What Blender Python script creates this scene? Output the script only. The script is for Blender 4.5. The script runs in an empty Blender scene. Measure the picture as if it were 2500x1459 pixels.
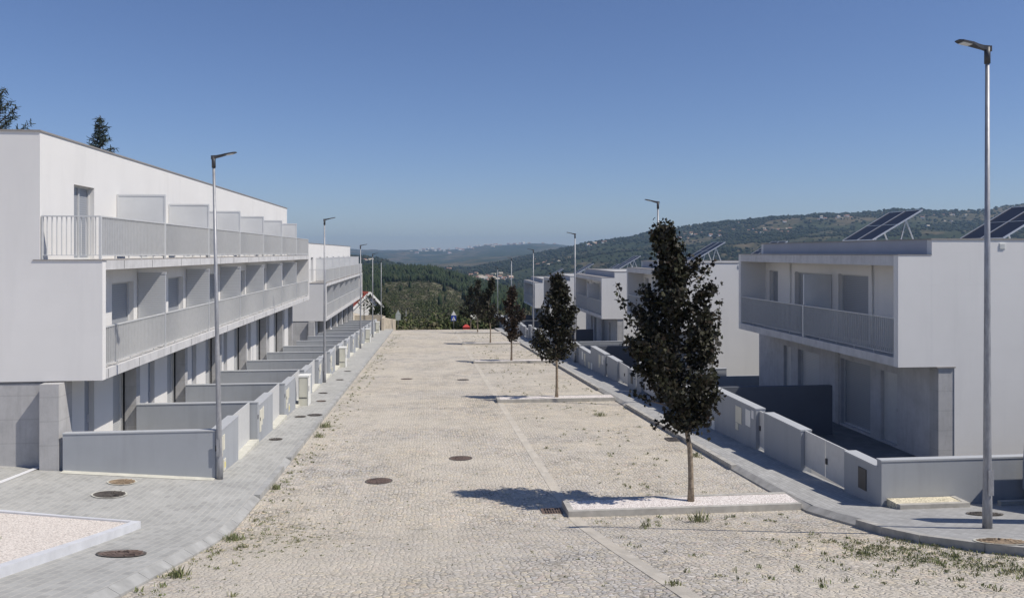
import bpy, bmesh, math, random
import numpy as np
from mathutils import Vector, Matrix, noise
random.seed(7); rng = np.random.default_rng(7)
S = bpy.context.scene; COL = S.collection
R = math.radians

# ------------------------------------------------------------------ camera, sky, sun
cam = bpy.data.cameras.new('camera'); cam_o = bpy.data.objects.new('camera', cam); COL.objects.link(cam_o)
cam_o.rotation_euler = (R(90), 0, -math.atan(203/1960))
cam.sensor_width = 36; cam.lens = 36*1960/2500; cam.shift_y = -(729.5-617)/2500
cam.clip_start = .1; cam.clip_end = 40000
S.camera = cam_o
SUN = Vector((1, -.46, 1.45)).normalized()          # towards the sun
w = bpy.data.worlds.new("World"); S.world = w; w.use_nodes = True
wn = w.node_tree.nodes; wl = w.node_tree.links
sky = wn.new('ShaderNodeTexSky'); sky.sky_type = 'NISHITA'; sky.sun_disc = False
sky.sun_elevation = math.asin(SUN.z); sky.sun_rotation = math.atan2(SUN.x, SUN.y)
sky.altitude = 400; sky.air_density = 1.0; sky.dust_density = 0.3; sky.ozone_density = 2.5
sky_b = wn.new('ShaderNodeMix'); sky_b.data_type = 'RGBA'; sky_b.blend_type = 'MULTIPLY'; sky_b.inputs[0].default_value = 1
wl.new(sky.outputs[0], sky_b.inputs[6]); sky_b.inputs[7].default_value = (1.07, 1.15, 1.46, 1)
wl.new(sky_b.outputs[2], wn['Background'].inputs[0]); wn['Background'].inputs[1].default_value = .066
sl = bpy.data.lights.new('sun', 'SUN'); sl.energy = 4.45; sl.angle = R(.53); sl.color = (1, .935, .84)
so = bpy.data.objects.new('sun', sl); COL.objects.link(so); so.rotation_euler = SUN.to_track_quat('Z', 'Y').to_euler()
so.location = (40, -20, 60)
S.view_settings.view_transform = 'Standard'; S.view_settings.look = 'None'
S.view_settings.exposure = 0.0; S.view_settings.gamma = 1
S.render.engine = 'CYCLES'; S.cycles.max_bounces = 5; S.cycles.diffuse_bounces = 2; S.cycles.volume_bounces = 0

# ------------------------------------------------------------------ materials
class NT:
    def __init__(s, name):
        s.m = bpy.data.materials.new(name); s.m.use_nodes = True
        s.n = s.m.node_tree.nodes; s.l = s.m.node_tree.links; s.b = s.n['Principled BSDF']
    def add(s, t, **k):
        n = s.n.new(t)
        for a, v in k.items():
            if a[0] == '_':
                key = a[1:]; key = int(key) if key.isdigit() else key.replace('_', ' ')
                n.inputs[key].default_value = v
            else: setattr(n, a, v)
        return n
    def link(s, a, b): s.l.new(a, b)
    def pos(s, obj=False):
        return s.add('ShaderNodeTexCoord').outputs['Object'] if obj else s.add('ShaderNodeNewGeometry').outputs['Position']
    def noise(s, vec, scale, detail=4, rough=.55, dist=0):
        n = s.add('ShaderNodeTexNoise', _Scale=scale, _Detail=detail, _Roughness=rough, _Distortion=dist)
        s.link(vec, n.inputs['Vector']); return n.outputs[0]
    def ramp(s, fac, stops):
        r = s.add('ShaderNodeValToRGB'); e = r.color_ramp.elements
        while len(e) < len(stops): e.new(.5)
        for q, (p, c) in zip(e, stops):
            q.position = p; q.color = (c, c, c, 1) if not hasattr(c, '__len__') else (*c, 1)
        s.link(fac, r.inputs[0]); return r.outputs[0]
    def mix(s, fac, a, b, mode='MIX'):
        n = s.add('ShaderNodeMix', data_type='RGBA', blend_type=mode)
        for i, v in ((0, fac), (6, a), (7, b)):
            sock = n.inputs[i]
            if hasattr(v, 'is_output'): s.link(v, sock)
            elif hasattr(v, '__len__'): sock.default_value = (*v, 1)
            else: sock.default_value = v if i == 0 else (v, v, v, 1)
        return n.outputs[2]
    def bump(s, h, strength=.3, dist=.01):
        b = s.add('ShaderNodeBump', _Strength=strength, _Distance=dist); s.link(h, b.inputs['Height']); s.link(b.outputs[0], s.b.inputs['Normal'])
    def done(s, col, rough=.85, metal=0, spec=.3):
        if hasattr(col, 'is_output'): s.link(col, s.b.inputs['Base Color'])
        else: s.b.inputs['Base Color'].default_value = (*col, 1)
        s.b.inputs['Roughness'].default_value = rough; s.b.inputs['Metallic'].default_value = metal
        s.b.inputs['Specular IOR Level'].default_value = spec
        return s.m

def scalevec(t, v, sc):
    m = t.add('ShaderNodeVectorMath', operation='MULTIPLY'); t.link(v, m.inputs[0]); m.inputs[1].default_value = sc; return m.outputs[0]

def mat_plain(name, c, var=.12, scale=2.5, rough=.85, bump=0, bscale=60, metal=0, spec=.3, streak=0):
    t = NT(name); p = t.pos()
    a = t.noise(p, scale, 5, .6)
    lo = tuple(x*(1-var) for x in c); hi = tuple(min(1, x*(1+var)) for x in c)
    col = t.ramp(a, [(.3, lo), (.7, hi)])
    if streak:
        st = t.noise(scalevec(t, p, (1.5, 1.5, .12)), 2.2, 5, .65)
        col = t.mix(t.ramp(st, [(.5, 0), (.75, streak)]), col, tuple(x*.55 for x in c))
    if bump: t.bump(t.noise(p, bscale, 3), bump, .004)
    return t.done(col, rough, metal, spec)

def mat_plaster(name, c):
    t = NT(name); p = t.pos()
    col = t.ramp(t.noise(p, .8, 6, .65), [(.3, tuple(x*.95 for x in c)), (.7, c)])
    st = t.noise(scalevec(t, p, (1.2, 1.2, .1)), 1.6, 6, .7)
    col = t.mix(t.ramp(st, [(.5, 0), (.78, .32)]), col, tuple(x*.76 for x in c))
    sep = t.add('ShaderNodeSeparateXYZ'); t.link(p, sep.inputs[0])
    # faint day joints of the render coat, every 0.9 m
    mm = t.add('ShaderNodeMath', operation='PINGPONG', _1=.45); t.link(sep.outputs[2], mm.inputs[0])
    ln = t.ramp(mm.outputs[0], [(0, .12), (.03, 0)])
    col = t.mix(ln, col, tuple(x*.85 for x in c))
    t.bump(t.noise(p, 45, 4, .6), .25, .004)
    return t.done(col, .9, 0, .2)

def mat_concrete(name, c, board=.55, amt=.35):
    t = NT(name); p = t.pos()
    col = t.ramp(t.noise(p, 1.7, 8, .7), [(.25, tuple(x*.78 for x in c)), (.5, c), (.75, tuple(x*1.15 for x in c))])
    sep = t.add('ShaderNodeSeparateXYZ'); t.link(p, sep.inputs[0])
    mm = t.add('ShaderNodeMath', operation='PINGPONG', _1=board/2); t.link(sep.outputs[2], mm.inputs[0])
    ln = t.ramp(mm.outputs[0], [(0, amt), (.018, 0)])
    col = t.mix(ln, col, tuple(x*.5 for x in c))
    st = t.noise(scalevec(t, p, (3, 3, .3)), 2, 6, .7)
    col = t.mix(t.ramp(st, [(.5, 0), (.8, .5)]), col, tuple(x*.6 for x in c))
    sp = t.noise(p, 30, 2, .5)
    col = t.mix(t.ramp(sp, [(.7, 0), (.76, .4)]), col, tuple(x*.45 for x in c))
    t.bump(t.noise(p, 25, 5), .35, .006)
    return t.done(col, .9, 0, .2)

def mat_cobble(name='cobble'):
    t = NT(name); p = t.pos()
    nz = t.add('ShaderNodeTexNoise', _Scale=5, _Detail=3); t.link(p, nz.inputs['Vector'])
    sub = t.add('ShaderNodeVectorMath', operation='SUBTRACT'); t.link(nz.outputs[1], sub.inputs[0]); sub.inputs[1].default_value = (.5, .5, .5)
    sc = t.add('ShaderNodeVectorMath', operation='SCALE'); t.link(sub.outputs[0], sc.inputs[0]); sc.inputs[3].default_value = .16
    ad = t.add('ShaderNodeVectorMath', operation='ADD'); t.link(p, ad.inputs[0]); t.link(sc.outputs[0], ad.inputs[1])
    v = scalevec(t, ad.outputs[0], (1, 1, 0))
    v2 = scalevec(t, v, (11.5, 12.8, 0))
    vo = t.add('ShaderNodeTexVoronoi', feature='F1', _Scale=1, _Randomness=.55); t.link(v2, vo.inputs['Vector'])
    ed = t.add('ShaderNodeTexVoronoi', feature='DISTANCE_TO_EDGE', _Scale=1, _Randomness=.55); t.link(v2, ed.inputs['Vector'])
    sx = t.add('ShaderNodeSeparateColor'); t.link(vo.outputs['Color'], sx.inputs[0])
    stone = t.ramp(sx.outputs[0], [(0, (.42, .405, .39)), (.25, (.60, .56, .50)), (.45, (.54, .525, .51)), (.62, (.68, .60, .45)), (.8, (.72, .69, .65)), (1, (.60, .50, .43))])
    tint = t.ramp(t.noise(p, .22, 4, .6), [(.35, (.94, .945, .96)), (.65, (1.07, 1.02, .92))])
    stone = t.mix(1.0, stone, tint, 'MULTIPLY')
    stone = t.mix(1.0, stone, t.ramp(t.noise(scalevec(t, p, (.9, .07, 0)), 1, 4, .6), [(.35, .90), (.65, 1.06)]), 'MULTIPLY')
    # sand spilled over the joints in wide patches
    sand = t.ramp(t.noise(p, .3, 6, .65), [(.42, .05), (.68, .82)])
    joint = t.ramp(ed.outputs[0], [(.03, 1), (.15, 0)])
    jc = t.mix(t.ramp(t.noise(p, 1.1, 5, .7), [(.36, 0), (.62, 1)]), (.14, .13, .11), (.57, .51, .41))
    col = t.mix(joint, stone, jc)
    col = t.mix(sand, col, (.63, .575, .48))
    col2 = t.mix(t.ramp(t.noise(p, 38, 3, .7), [(.3, .35), (.6, 0)]), col, (.25, .24, .22))
    # small weeds and dirt in the joints
    wd = t.noise(p, .9, 6, .75); wd2 = t.noise(p, 14, 3, .6)
    wm = t.add('ShaderNodeMath', operation='MULTIPLY'); t.link(t.ramp(wd, [(.56, 0), (.7, 1)]), wm.inputs[0]); t.link(t.ramp(wd2, [(.52, 0), (.6, 1)]), wm.inputs[1])
    col2 = t.mix(wm.outputs[0], col2, (.12, .12, .075))
    col2 = t.mix(1.0, col2, t.ramp(t.noise(p, 55, 2, .8), [(.28, .55), (.46, .98), (.72, 1.22)]), 'MULTIPLY')
    h = t.ramp(ed.outputs[0], [(0, 0), (.22, 1)])
    hh = t.mix(.35, h, t.noise(p, 30, 3)); t.bump(hh, .8, .022)
    return t.done(col2, .9, 0, .2)

def mat_paver(name, c, j, bw=.2, bh=.1, rot=0, mort=.006, sand=.5):
    t = NT(name); p = t.pos()
    mp = t.add('ShaderNodeMapping'); mp.inputs['Rotation'].default_value = (0, 0, R(rot)); t.link(scalevec(t, p, (1, 1, 0)), mp.inputs[0])
    br = t.add('ShaderNodeTexBrick', _Scale=1, _Mortar_Size=mort, _Mortar_Smooth=.3, _Brick_Width=bw, _Row_Height=bh, _Bias=0)
    t.link(mp.outputs[0], br.inputs['Vector'])
    br.inputs['Color1'].default_value = (*[x*.86 for x in c], 1); br.inputs['Color2'].default_value = (*[x*1.08 for x in c], 1); br.inputs['Mortar'].default_value = (*j, 1)
    col = t.mix(t.ramp(t.noise(p, .55, 6, .65), [(.4, 0), (.75, sand)]), br.outputs[0], tuple(x*1.15 for x in j))
    col = t.mix(1.0, col, t.ramp(t.noise(p, 1.3, 6, .7), [(.3, .86), (.7, 1.06)]), 'MULTIPLY')
    col = t.mix(t.ramp(t.noise(p, 26, 4, .7), [(.3, .25), (.6, 0)]), col, tuple(x*.5 for x in c))
    t.bump(br.outputs[1], -.25, .004)
    return t.done(col, .88, 0, .25)

def mat_gravel(name, c, c2):
    t = NT(name); p = t.pos()
    vo = t.add('ShaderNodeTexVoronoi', _Scale=38); t.link(p, vo.inputs['Vector'])
    sx = t.add('ShaderNodeSeparateColor'); t.link(vo.outputs['Color'], sx.inputs[0])
    col = t.ramp(sx.outputs[0], [(0, c2), (.4, c), (1, tuple(min(1, x*1.1) for x in c))])
    col = t.mix(t.ramp(vo.outputs['Distance'], [(.45, 0), (.75, .6)]), col, tuple(x*.45 for x in c2))
    t.bump(vo.outputs['Distance'], -.9, .02)
    return t.done(col, .85)

def mat_shutter(name, c):
    t = NT(name); p = t.pos()
    sep = t.add('ShaderNodeSeparateXYZ'); t.link(p, sep.inputs[0])
    mm = t.add('ShaderNodeMath', operation='PINGPONG', _1=.03); t.link(sep.outputs[2], mm.inputs[0])
    col = t.mix(t.ramp(mm.outputs[0], [(0, .6), (.007, 0)]), c, tuple(x*.35 for x in c))
    t.bump(mm.outputs[0], .8, .1)
    return t.done(col, .5, .2, .4)

def mat_leaf(name, cols, rough=.5, scale=9, trans=0):
    t = NT(name); p = t.pos()
    g = t.add('ShaderNodeNewGeometry')
    col = t.ramp(g.outputs['Random Per Island'], [(i/(len(cols)-1), c) for i, c in enumerate(cols)])
    return t.done(col, rough, 0, .22)

def mat_galv():
    t = NT('galvanised'); p = t.pos()
    col = t.ramp(t.noise(scalevec(t, p, (6, 6, 1.2)), 3, 6, .75), [(.3, (.22, .225, .24)), (.55, (.36, .365, .38)), (.75, (.5, .5, .51))])
    return t.done(col, .5, .35, .5)

def mat_solar():
    t = NT('solar_cells'); p = t.pos(True)
    sep = t.add('ShaderNodeSeparateXYZ'); t.link(p, sep.inputs[0])
    a = t.add('ShaderNodeMath', operation='PINGPONG', _1=.08); t.link(sep.outputs[1], a.inputs[0])
    col = t.mix(t.ramp(a.outputs[0], [(0, .5), (.006, 0)]), (.018, .019, .026), (.035, .037, .05))
    return t.done(col, .4, 0, .3)

def mat_terrain():
    t = NT('terrain_cover'); p = t.pos()
    a = t.noise(p, .012, 10, .7); b = t.noise(p, .0028, 8, .65, .6); c = t.noise(scalevec(t, p, (1, 1, 6)), .03, 6, .6)
    wood = t.ramp(a, [(.35, (.016, .024, .012)), (.5, (.034, .044, .022)), (.65, (.055, .062, .03))])
    open_ = t.ramp(c, [(.3, (.045, .045, .026)), (.5, (.105, .088, .052)), (.7, (.18, .135, .088))])
    col = t.mix(t.ramp(b, [(.49, 0), (.58, 1)]), wood, open_)
    sep = t.add('ShaderNodeSeparateXYZ'); t.link(p, sep.inputs[0])
    mp = t.add('ShaderNodeMapRange'); t.link(sep.outputs[2], mp.inputs[0]); mp.inputs[1].default_value = 75; mp.inputs[2].default_value = 125
    mm = t.add('ShaderNodeMath', operation='MULTIPLY'); t.link(mp.outputs[0], mm.inputs[0]); t.link(t.ramp(a, [(.35, 0), (.5, .9)]), mm.inputs[1])
    col = t.mix(mm.outputs[0], col, (.135, .105, .062))
    t.bump(a, .8, 8)
    return t.done(col, .95, 0, .1)

def mat_dirt():
    t = NT('dry_ground'); p = t.pos()
    col = t.ramp(t.noise(p, .25, 8, .7), [(.3, (.045, .055, .026)), (.45, (.085, .085, .045)), (.6, (.17, .15, .10)), (.75, (.05, .062, .028))])
    t.bump(t.noise(p, 3, 6), .6, .1)
    return t.done(col, .95, 0, .1)

M = dict(
 white=mat_plaster('white_plaster', (.755, .742, .718)),
 conc=mat_concrete('raw_concrete', (.44, .435, .43)),
 slab=mat_concrete('slab_concrete', (.58, .575, .57), 5, 0),
 concg=mat_concrete('smooth_concrete', (.50, .50, .51), 2.8, .15),
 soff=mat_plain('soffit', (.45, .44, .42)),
 blue=mat_plain('blue_grey_render', (.36, .378, .40), .04, 1.2, .85, .15, 50, streak=.25),
 anth=mat_plain('shade_toned_render', (.11, .12, .14), .06, 1.5, .85),  # deep shade on the right cross walls, put into the render colour
 bluetop=mat_plain('blue_grey_coping', (.43, .445, .46), .05, 3),
 rail=mat_plain('painted_steel', (.59, .595, .59), .05, 6, .5, metal=.1, spec=.4),
 screen=mat_plain('screen_panel', (.68, .69, .69), .05, 1.5, .5),
 shut=mat_shutter('roller_shutter', (.34, .36, .39)),
 shutd=mat_shutter('roller_shutter_pale', (.55, .565, .58)),
 door=mat_plain('grey_door', (.34, .36, .40), .05, 4, .5),
 cop=mat_plain('metal_coping', (.30, .28, .26), .1, 5, .5),
 galv=mat_galv(), dark=mat_plain('dark_metal', (.05, .05, .055), .1, 5, .5, spec=.5),
 lens=mat_plain('lamp_lens', (.55, .56, .55), .05, 9, .25, spec=.6),
 black=mat_plain('black_gap', (.015, .016, .02), .1, 3, .8),
 cream=mat_plain('cream_enamel', (.66, .64, .54), .05, 6, .5),
 warn=mat_plain('yellow_sticker', (.75, .62, .12), .05, 9, .5),
 cab=mat_plain('cabinet_shell', (.62, .61, .52), .06, 3, .6, streak=.3),
 cabw=mat_plain('cabinet_frame', (.78, .78, .74), .06, 3, .6),
 cement=mat_plain('pale_cement', (.56, .55, .48), .12, 5, .9, .3, 40),
 kerb=mat_plain('kerb_concrete', (.42, .405, .37), .22, 3.5, .9, .5, 35),
 kerbw=mat_plain('white_kerb', (.60, .61, .63), .1, 3, .9, .3, 35), kerbl=mat_plain('worn_pale_kerb', (.37, .37, .355), .22, 2.2, .9, .5, 30),
 cobble=mat_cobble(),
 strip=mat_paver('gutter_setts', (.56, .52, .45), (.52, .47, .39), .3, .13, 90, .007, .95),
 pavl=mat_paver('pale_pavers', (.41, .41, .39), (.50, .485, .44), .24, .12, 90, .010, .25),
 pavr=mat_paver('grey_pavers', (.43, .43, .42), (.27, .265, .25), .2, .1, 90, .007, .25),
 patio=mat_paver('dark_patio', (.22, .22, .22), (.16, .16, .155), .3, .3, 0, .006, .1),
 gpink=mat_gravel('pinkish_gravel', (.76, .70, .63), (.62, .54, .47)),
 gwhite=mat_gravel('white_gravel', (.78, .73, .69), (.55, .48, .44)),
 gyel=mat_gravel('yellowish_gravel', (.74, .68, .52), (.5, .45, .33)),
 iron=mat_plain('cast_iron', (.13, .115, .10), .3, 12, .6, .6, 90, metal=.2),
 rust=mat_plain('rusty_iron', (.17, .125, .105), .35, 10, .8, .6, 80),
 sandy=mat_plain('sandy_iron', (.33, .25, .17), .3, 10, .8, .6, 80),
 bark=mat_plain('bark', (.27, .22, .165), .4, 14, .95, .9, 30),
 barkd=mat_plain('dark_bark', (.10, .085, .07), .35, 9, .95, .6, 20),
 maple=mat_leaf('dark_maple_leaves', [(.012, .011, .008), (.022, .019, .013), (.034, .034, .018), (.016, .014, .012), (.055, .055, .030), (.026, .029, .015), (.040, .027, .019)], .55),
 maple2=mat_leaf('brown_maple_leaves', [(.022, .016, .014), (.035, .024, .018), (.05, .03, .02), (.028, .026, .016), (.07, .04, .025)], .5),
 cedar=mat_leaf('cedar_needles', [(.020, .032, .026), (.035, .052, .042), (.055, .075, .058), (.028, .040, .030)], .7),
 pine=mat_leaf('pine_foliage', [(.012, .022, .010), (.022, .036, .015), (.036, .052, .022), (.017, .029, .013), (.05, .058, .028)], .95), farwood=mat_leaf('far_woodland', [(.012, .018, .010), (.020, .029, .015), (.030, .040, .020), (.016, .023, .013), (.05, .048, .026)], .95),
 scrub=mat_leaf('scrub_foliage', [(.030, .048, .016), (.055, .075, .024), (.085, .100, .035), (.12, .12, .055), (.045, .062, .024)], .85),
 dryscrub=mat_leaf('dry_scrub', [(.06, .06, .032), (.11, .10, .055), (.19, .17, .11), (.05, .06, .03)], .9),
 weed=mat_leaf('weed_green', [(.10, .135, .05), (.16, .19, .08), (.22, .24, .12), (.33, .30, .19), (.18, .20, .10)], .7),
 terrain=mat_terrain(), dirt=mat_dirt(),
 solar=mat_solar(), alu=mat_plain('aluminium', (.62, .63, .65), .05, 5, .35, metal=.5),
 signblue=mat_plain('sign_blue', (.02, .06, .35), .05, 5, .4), signwhite=mat_plain('sign_white', (.75, .75, .75), .03, 5, .4),
 signred=mat_plain('sign_red', (.5, .02, .02), .05, 5, .4), signback=mat_plain('sign_back', (.42, .46, .44), .08, 5, .5),
 roofp=mat_plain('weathered_tiles', (.30, .17, .12), .3, .3), rooft=mat_plain('red_tiles', (.36, .085, .055), .2, 2, .85), wallw=mat_plain('whitewash', (.72, .71, .68), .06, 1.5),
 wallc=mat_plain('ochre_wash', (.55, .42, .26), .1, 1.5), beige=mat_plain('beige_block', (.50, .44, .35), .15, 2, .9, .4, 20),
 redplast=mat_plain('red_plastic', (.5, .06, .05), .1, 3, .5), glass=mat_plain('window_glass', (.03, .035, .04), .1, 2, .15, spec=.7),
 bluefac=mat_plain('parapet_blue_grey', (.42, .425, .46), .05, 1.2, .6),
)

# ------------------------------------------------------------------ mesh helpers
ORG = Vector((0, 0, 0))
class MB:
    def __init__(s): s.v = []; s.f = []; s.mi = []
    def quad(s, pts, m=0):
        n = len(s.v); s.v += [tuple(p) for p in pts]; s.f.append(tuple(range(n, n+len(pts)))); s.mi.append(m); return s
    def box(s, x0, x1, y0, y1, z0, z1, m=0):
        if x0 > x1: x0, x1 = x1, x0
        if y0 > y1: y0, y1 = y1, y0
        if z0 > z1: z0, z1 = z1, z0
        n = len(s.v)
        s.v += [(x0,y0,z0),(x1,y0,z0),(x1,y1,z0),(x0,y1,z0),(x0,y0,z1),(x1,y0,z1),(x1,y1,z1),(x0,y1,z1)]
        for f in ((0,3,2,1),(4,5,6,7),(0,1,5,4),(1,2,6,5),(2,3,7,6),(3,0,4,7)): s.f.append(tuple(n+i for i in f)); s.mi.append(m)
        return s
    def hexa(s, b, t, m=0):          # b, t: four points each, counter-clockwise seen from above
        n = len(s.v); s.v += [tuple(p) for p in b] + [tuple(p) for p in t]
        for f in ((0,3,2,1),(4,5,6,7),(0,1,5,4),(1,2,6,5),(2,3,7,6),(3,0,4,7)): s.f.append(tuple(n+i for i in f)); s.mi.append(m)
        return s
    def bar(s, a, b, wx, wz, m=0):   # rectangular bar from a to b
        a = Vector(a); b = Vector(b); d = (b-a).normalized()
        u = d.cross(Vector((0, 0, 1)));
        if u.length < 1e-4: u = Vector((1, 0, 0))
        u.normalize(); v = u.cross(d).normalized(); u *= wx/2; v *= wz/2
        n = len(s.v)
        for q in (a, b): s.v += [tuple(q-u-v), tuple(q+u-v), tuple(q+u+v), tuple(q-u+v)]
        for f in ((0,1,2,3),(7,6,5,4),(0,4,5,1),(1,5,6,2),(2,6,7,3),(3,7,4,0)): s.f.append(tuple(n+i for i in f)); s.mi.append(m)
        return s
    def tube(s, pts, rad, k=8, m=0, cap=True):
        n0 = len(s.v); N = len(pts); pts = [Vector(p) for p in pts]
        for i, p in enumerate(pts):
            d = (pts[min(i+1, N-1)]-pts[max(i-1, 0)]).normalized()
            u = d.cross(Vector((0, 1, 0)) if abs(d.y) < .9 else Vector((1, 0, 0))).normalized(); v = d.cross(u)
            r = rad[i] if hasattr(rad, '__len__') else rad
            for j in range(k):
                a = 2*math.pi*j/k; s.v.append(tuple(p+u*(r*math.cos(a))+v*(r*math.sin(a))))
        for i in range(N-1):
            for j in range(k):
                a = n0+i*k+j; b = n0+i*k+(j+1) % k; s.f.append((a, b, b+k, a+k)); s.mi.append(m)
        if cap:
            s.f.append(tuple(n0+j for j in range(k))[::-1]); s.f.append(tuple(n0+(N-1)*k+j for j in range(k))); s.mi += [m, m]
        return s
    def disc(s, c, r, zf, k=28, m=0, h=0.0, ri=0):
        # flat disc following ground function zf, lifted by h
        n = len(s.v); cx, cy = c
        s.v.append((cx, cy, zf(cx, cy)+h))
        for j in range(k):
            a = 2*math.pi*j/k; x = cx+r*math.cos(a); y = cy+r*math.sin(a); s.v.append((x, y, zf(x, y)+h))
        for j in range(k): s.f.append((n, n+1+j, n+1+(j+1) % k)); s.mi.append(m)
        return s
    def ring(s, c, r0, r1, zf, h, k=28, m=0):
        n = len(s.v); cx, cy = c
        for j in range(k):
            a = 2*math.pi*j/k
            for r in (r0, r1): x = cx+r*math.cos(a); y = cy+r*math.sin(a); s.v.append((x, y, zf(x, y)+h))
        for j in range(k):
            a = n+2*j; b = n+2*((j+1) % k); s.f.append((a, a+1, b+1, b)); s.mi.append(m)
        return s
    def build(s, name, mat, parent=None, smooth=False, org=None):
        o_ = ORG if org is None else org
        me = bpy.data.meshes.new(name)
        me.from_pydata([(x-o_[0], y-o_[1], z-o_[2]) for x, y, z in s.v], [], s.f)
        mats = mat if isinstance(mat, (list, tuple)) else [mat]
        for q in mats: me.materials.append(q)
        if len(mats) > 1: me.polygons.foreach_set('material_index', s.mi)
        if smooth: me.polygons.foreach_set('use_smooth', [True]*len(s.f))
        me.update(); o = bpy.data.objects.new(name, me); COL.objects.link(o)
        if parent: o.parent = parent
        return o

def tag(o, label=None, cat=None, group=None, kind=None):
    if label: o['label'] = label
    if cat: o['category'] = cat
    if group: o['group'] = group
    if kind: o['kind'] = kind
    return o
def root(name, loc, label, cat, group=None):
    global ORG
    ORG = Vector(loc); o = bpy.data.objects.new(name, None); COL.objects.link(o); o.location = loc
    o.empty_display_size = .3
    return tag(o, label, cat, group)
def endroot():
    global ORG
    ORG = Vector((0, 0, 0))
def single(mb, name, mat, loc, label, cat, group=None, smooth=False):
    o = mb.build(name, mat, None, smooth, org=Vector(loc)); o.location = loc; return tag(o, label, cat, group)
def copy_tree(o, parent=None):
    c = o.copy(); COL.objects.link(c)
    if parent: c.parent = parent
    for ch in list(o.children): copy_tree(ch, c)
    return c
def struct(o): o['kind'] = 'structure'; return o

# ------------------------------------------------------------------ the lie of the land
def gz(y):
    a = -(4.58+.046*y); b = -(1.9+.22*max(y, -3)); k = .25
    # smooth maximum of the two slopes (the street is steep near the camera)
    if y > 93: a = -(4.58+.046*93) - .0*y
    m = max(a, -99)
    hi = max(a, b); lo = min(a, b)
    return hi + k*math.log(1+math.exp((lo-hi)/k))*.35
def lz(x, y):       # left pavement and forecourt
    wv = 1 if y < 19.5 else max(.35, 1-.65*(y-19.5)/3)
    return gz(y)+.12+.08*min(max(0, -x-3.79), 7)*wv
def rz(x, y): return gz(y)+.12
def road(x, y): return gz(y)

def sheet(name, mat, xs, ys, zf, smooth=True):
    mb = MB(); nx = len(xs(ys[0]))
    for y in ys:
        for x in xs(y): mb.v.append((x, y, zf(x, y)))
    for i in range(len(ys)-1):
        for j in range(nx-1):
            a = i*nx+j; mb.f.append((a, a+1, a+nx+1, a+nx)); mb.mi.append(0)
    return mb.build(name, mat, None, smooth)
def frange(a, b, n): return [a+(b-a)*i/(n-1) for i in range(n)]
YS = frange(-6, 12, 10)+frange(12.5, 19, 14)+frange(20, 93, 40)
def kl(y): return -3.66-.005*max(0, y-20)
def kr(y):
    if y > 14: return 7.6
    if y > 12.2: return 7.6-.18*(14-y)/1.8
    return 7.42+.16*(12.2-y)**1.9 if y > 5 else 14
def krr(y): return kr(y) if y > 6.5 else kr(6.5)+(6.5-y)*2.5
struct(sheet('road', M['cobble'], lambda y: [kl(y)]+frange(kl(y)+.4, krr(y)-.2, 12)+[krr(y)], YS, lambda x, y: gz(y)+.01*math.cos(x*.55)))
struct(sheet('pavement', M['pavl'], lambda y: [kl(y)-.14]+frange(-4.2, -11, 10)+[-18, -40], YS, lz))
struct(sheet('pavement', M['pavr'], lambda y: [krr(y)+.14, krr(y)+.5, krr(y)+.9, 9.15], frange(15.28, 93, 60), rz))
struct(sheet('forecourt', M['pavr'], lambda y: [krr(y)+.14]+[krr(y)+.8, krr(y)+1.6, krr(y)+4, 26, 45], frange(-6, 15.28, 30), rz))
# kerbs: road edge stones with small joints
def kerb(name, xf, ys, side, drops, mat):
    mb = MB(); st = []
    y = ys[0]
    while y < ys[1]:
        L = 1.0 if y < 60 else 2.0
        y2 = min(y+L-.012, ys[1])
        h = .125
        for d0, d1 in drops:
            if d0 < (y+y2)/2 < d1: h = .03
        x0, x1 = xf(y), xf(y2); s2 = side*.145
        zt = lambda xx, yy: gz(yy)+h
        if side > 0: bx = [(x0, y), (x0+s2, y), (x1+s2, y2), (x1, y2)]
        else: bx = [(x0+s2, y), (x0, y), (x1, y2), (x1+s2, y2)]
        mb.hexa([(a, b, gz(b)-.15) for a, b in bx], [(a, b, gz(b)+(h if abs(a-xf(b)) < .01 else .127)) for a, b in bx])
        y = y2+.012
    return struct(mb.build(name, mat))
kerb('kerb', kl, (2, 93), -1, [(20.5, 22.2), (0, 18)], M['kerbl'])
kerb('kerb', krr, (6.6, 93), 1, [(13.2, 19.6), (30.5, 35.5), (48.5, 52.5), (66, 69)], M['kerb'])
# longitudinal gutter of setts along the parking bays
mb = MB(); ys = YS
for i in range(len(ys)-1):
    if ys[i] < 2: continue
    mb.quad([(2.76, ys[i], gz(ys[i])+.006), (2.98, ys[i], gz(ys[i])+.006), (2.98, ys[i+1], gz(ys[i+1])+.006), (2.76, ys[i+1], gz(ys[i+1])+.006)])
struct(mb.build('gutter', M['strip']))

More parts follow.
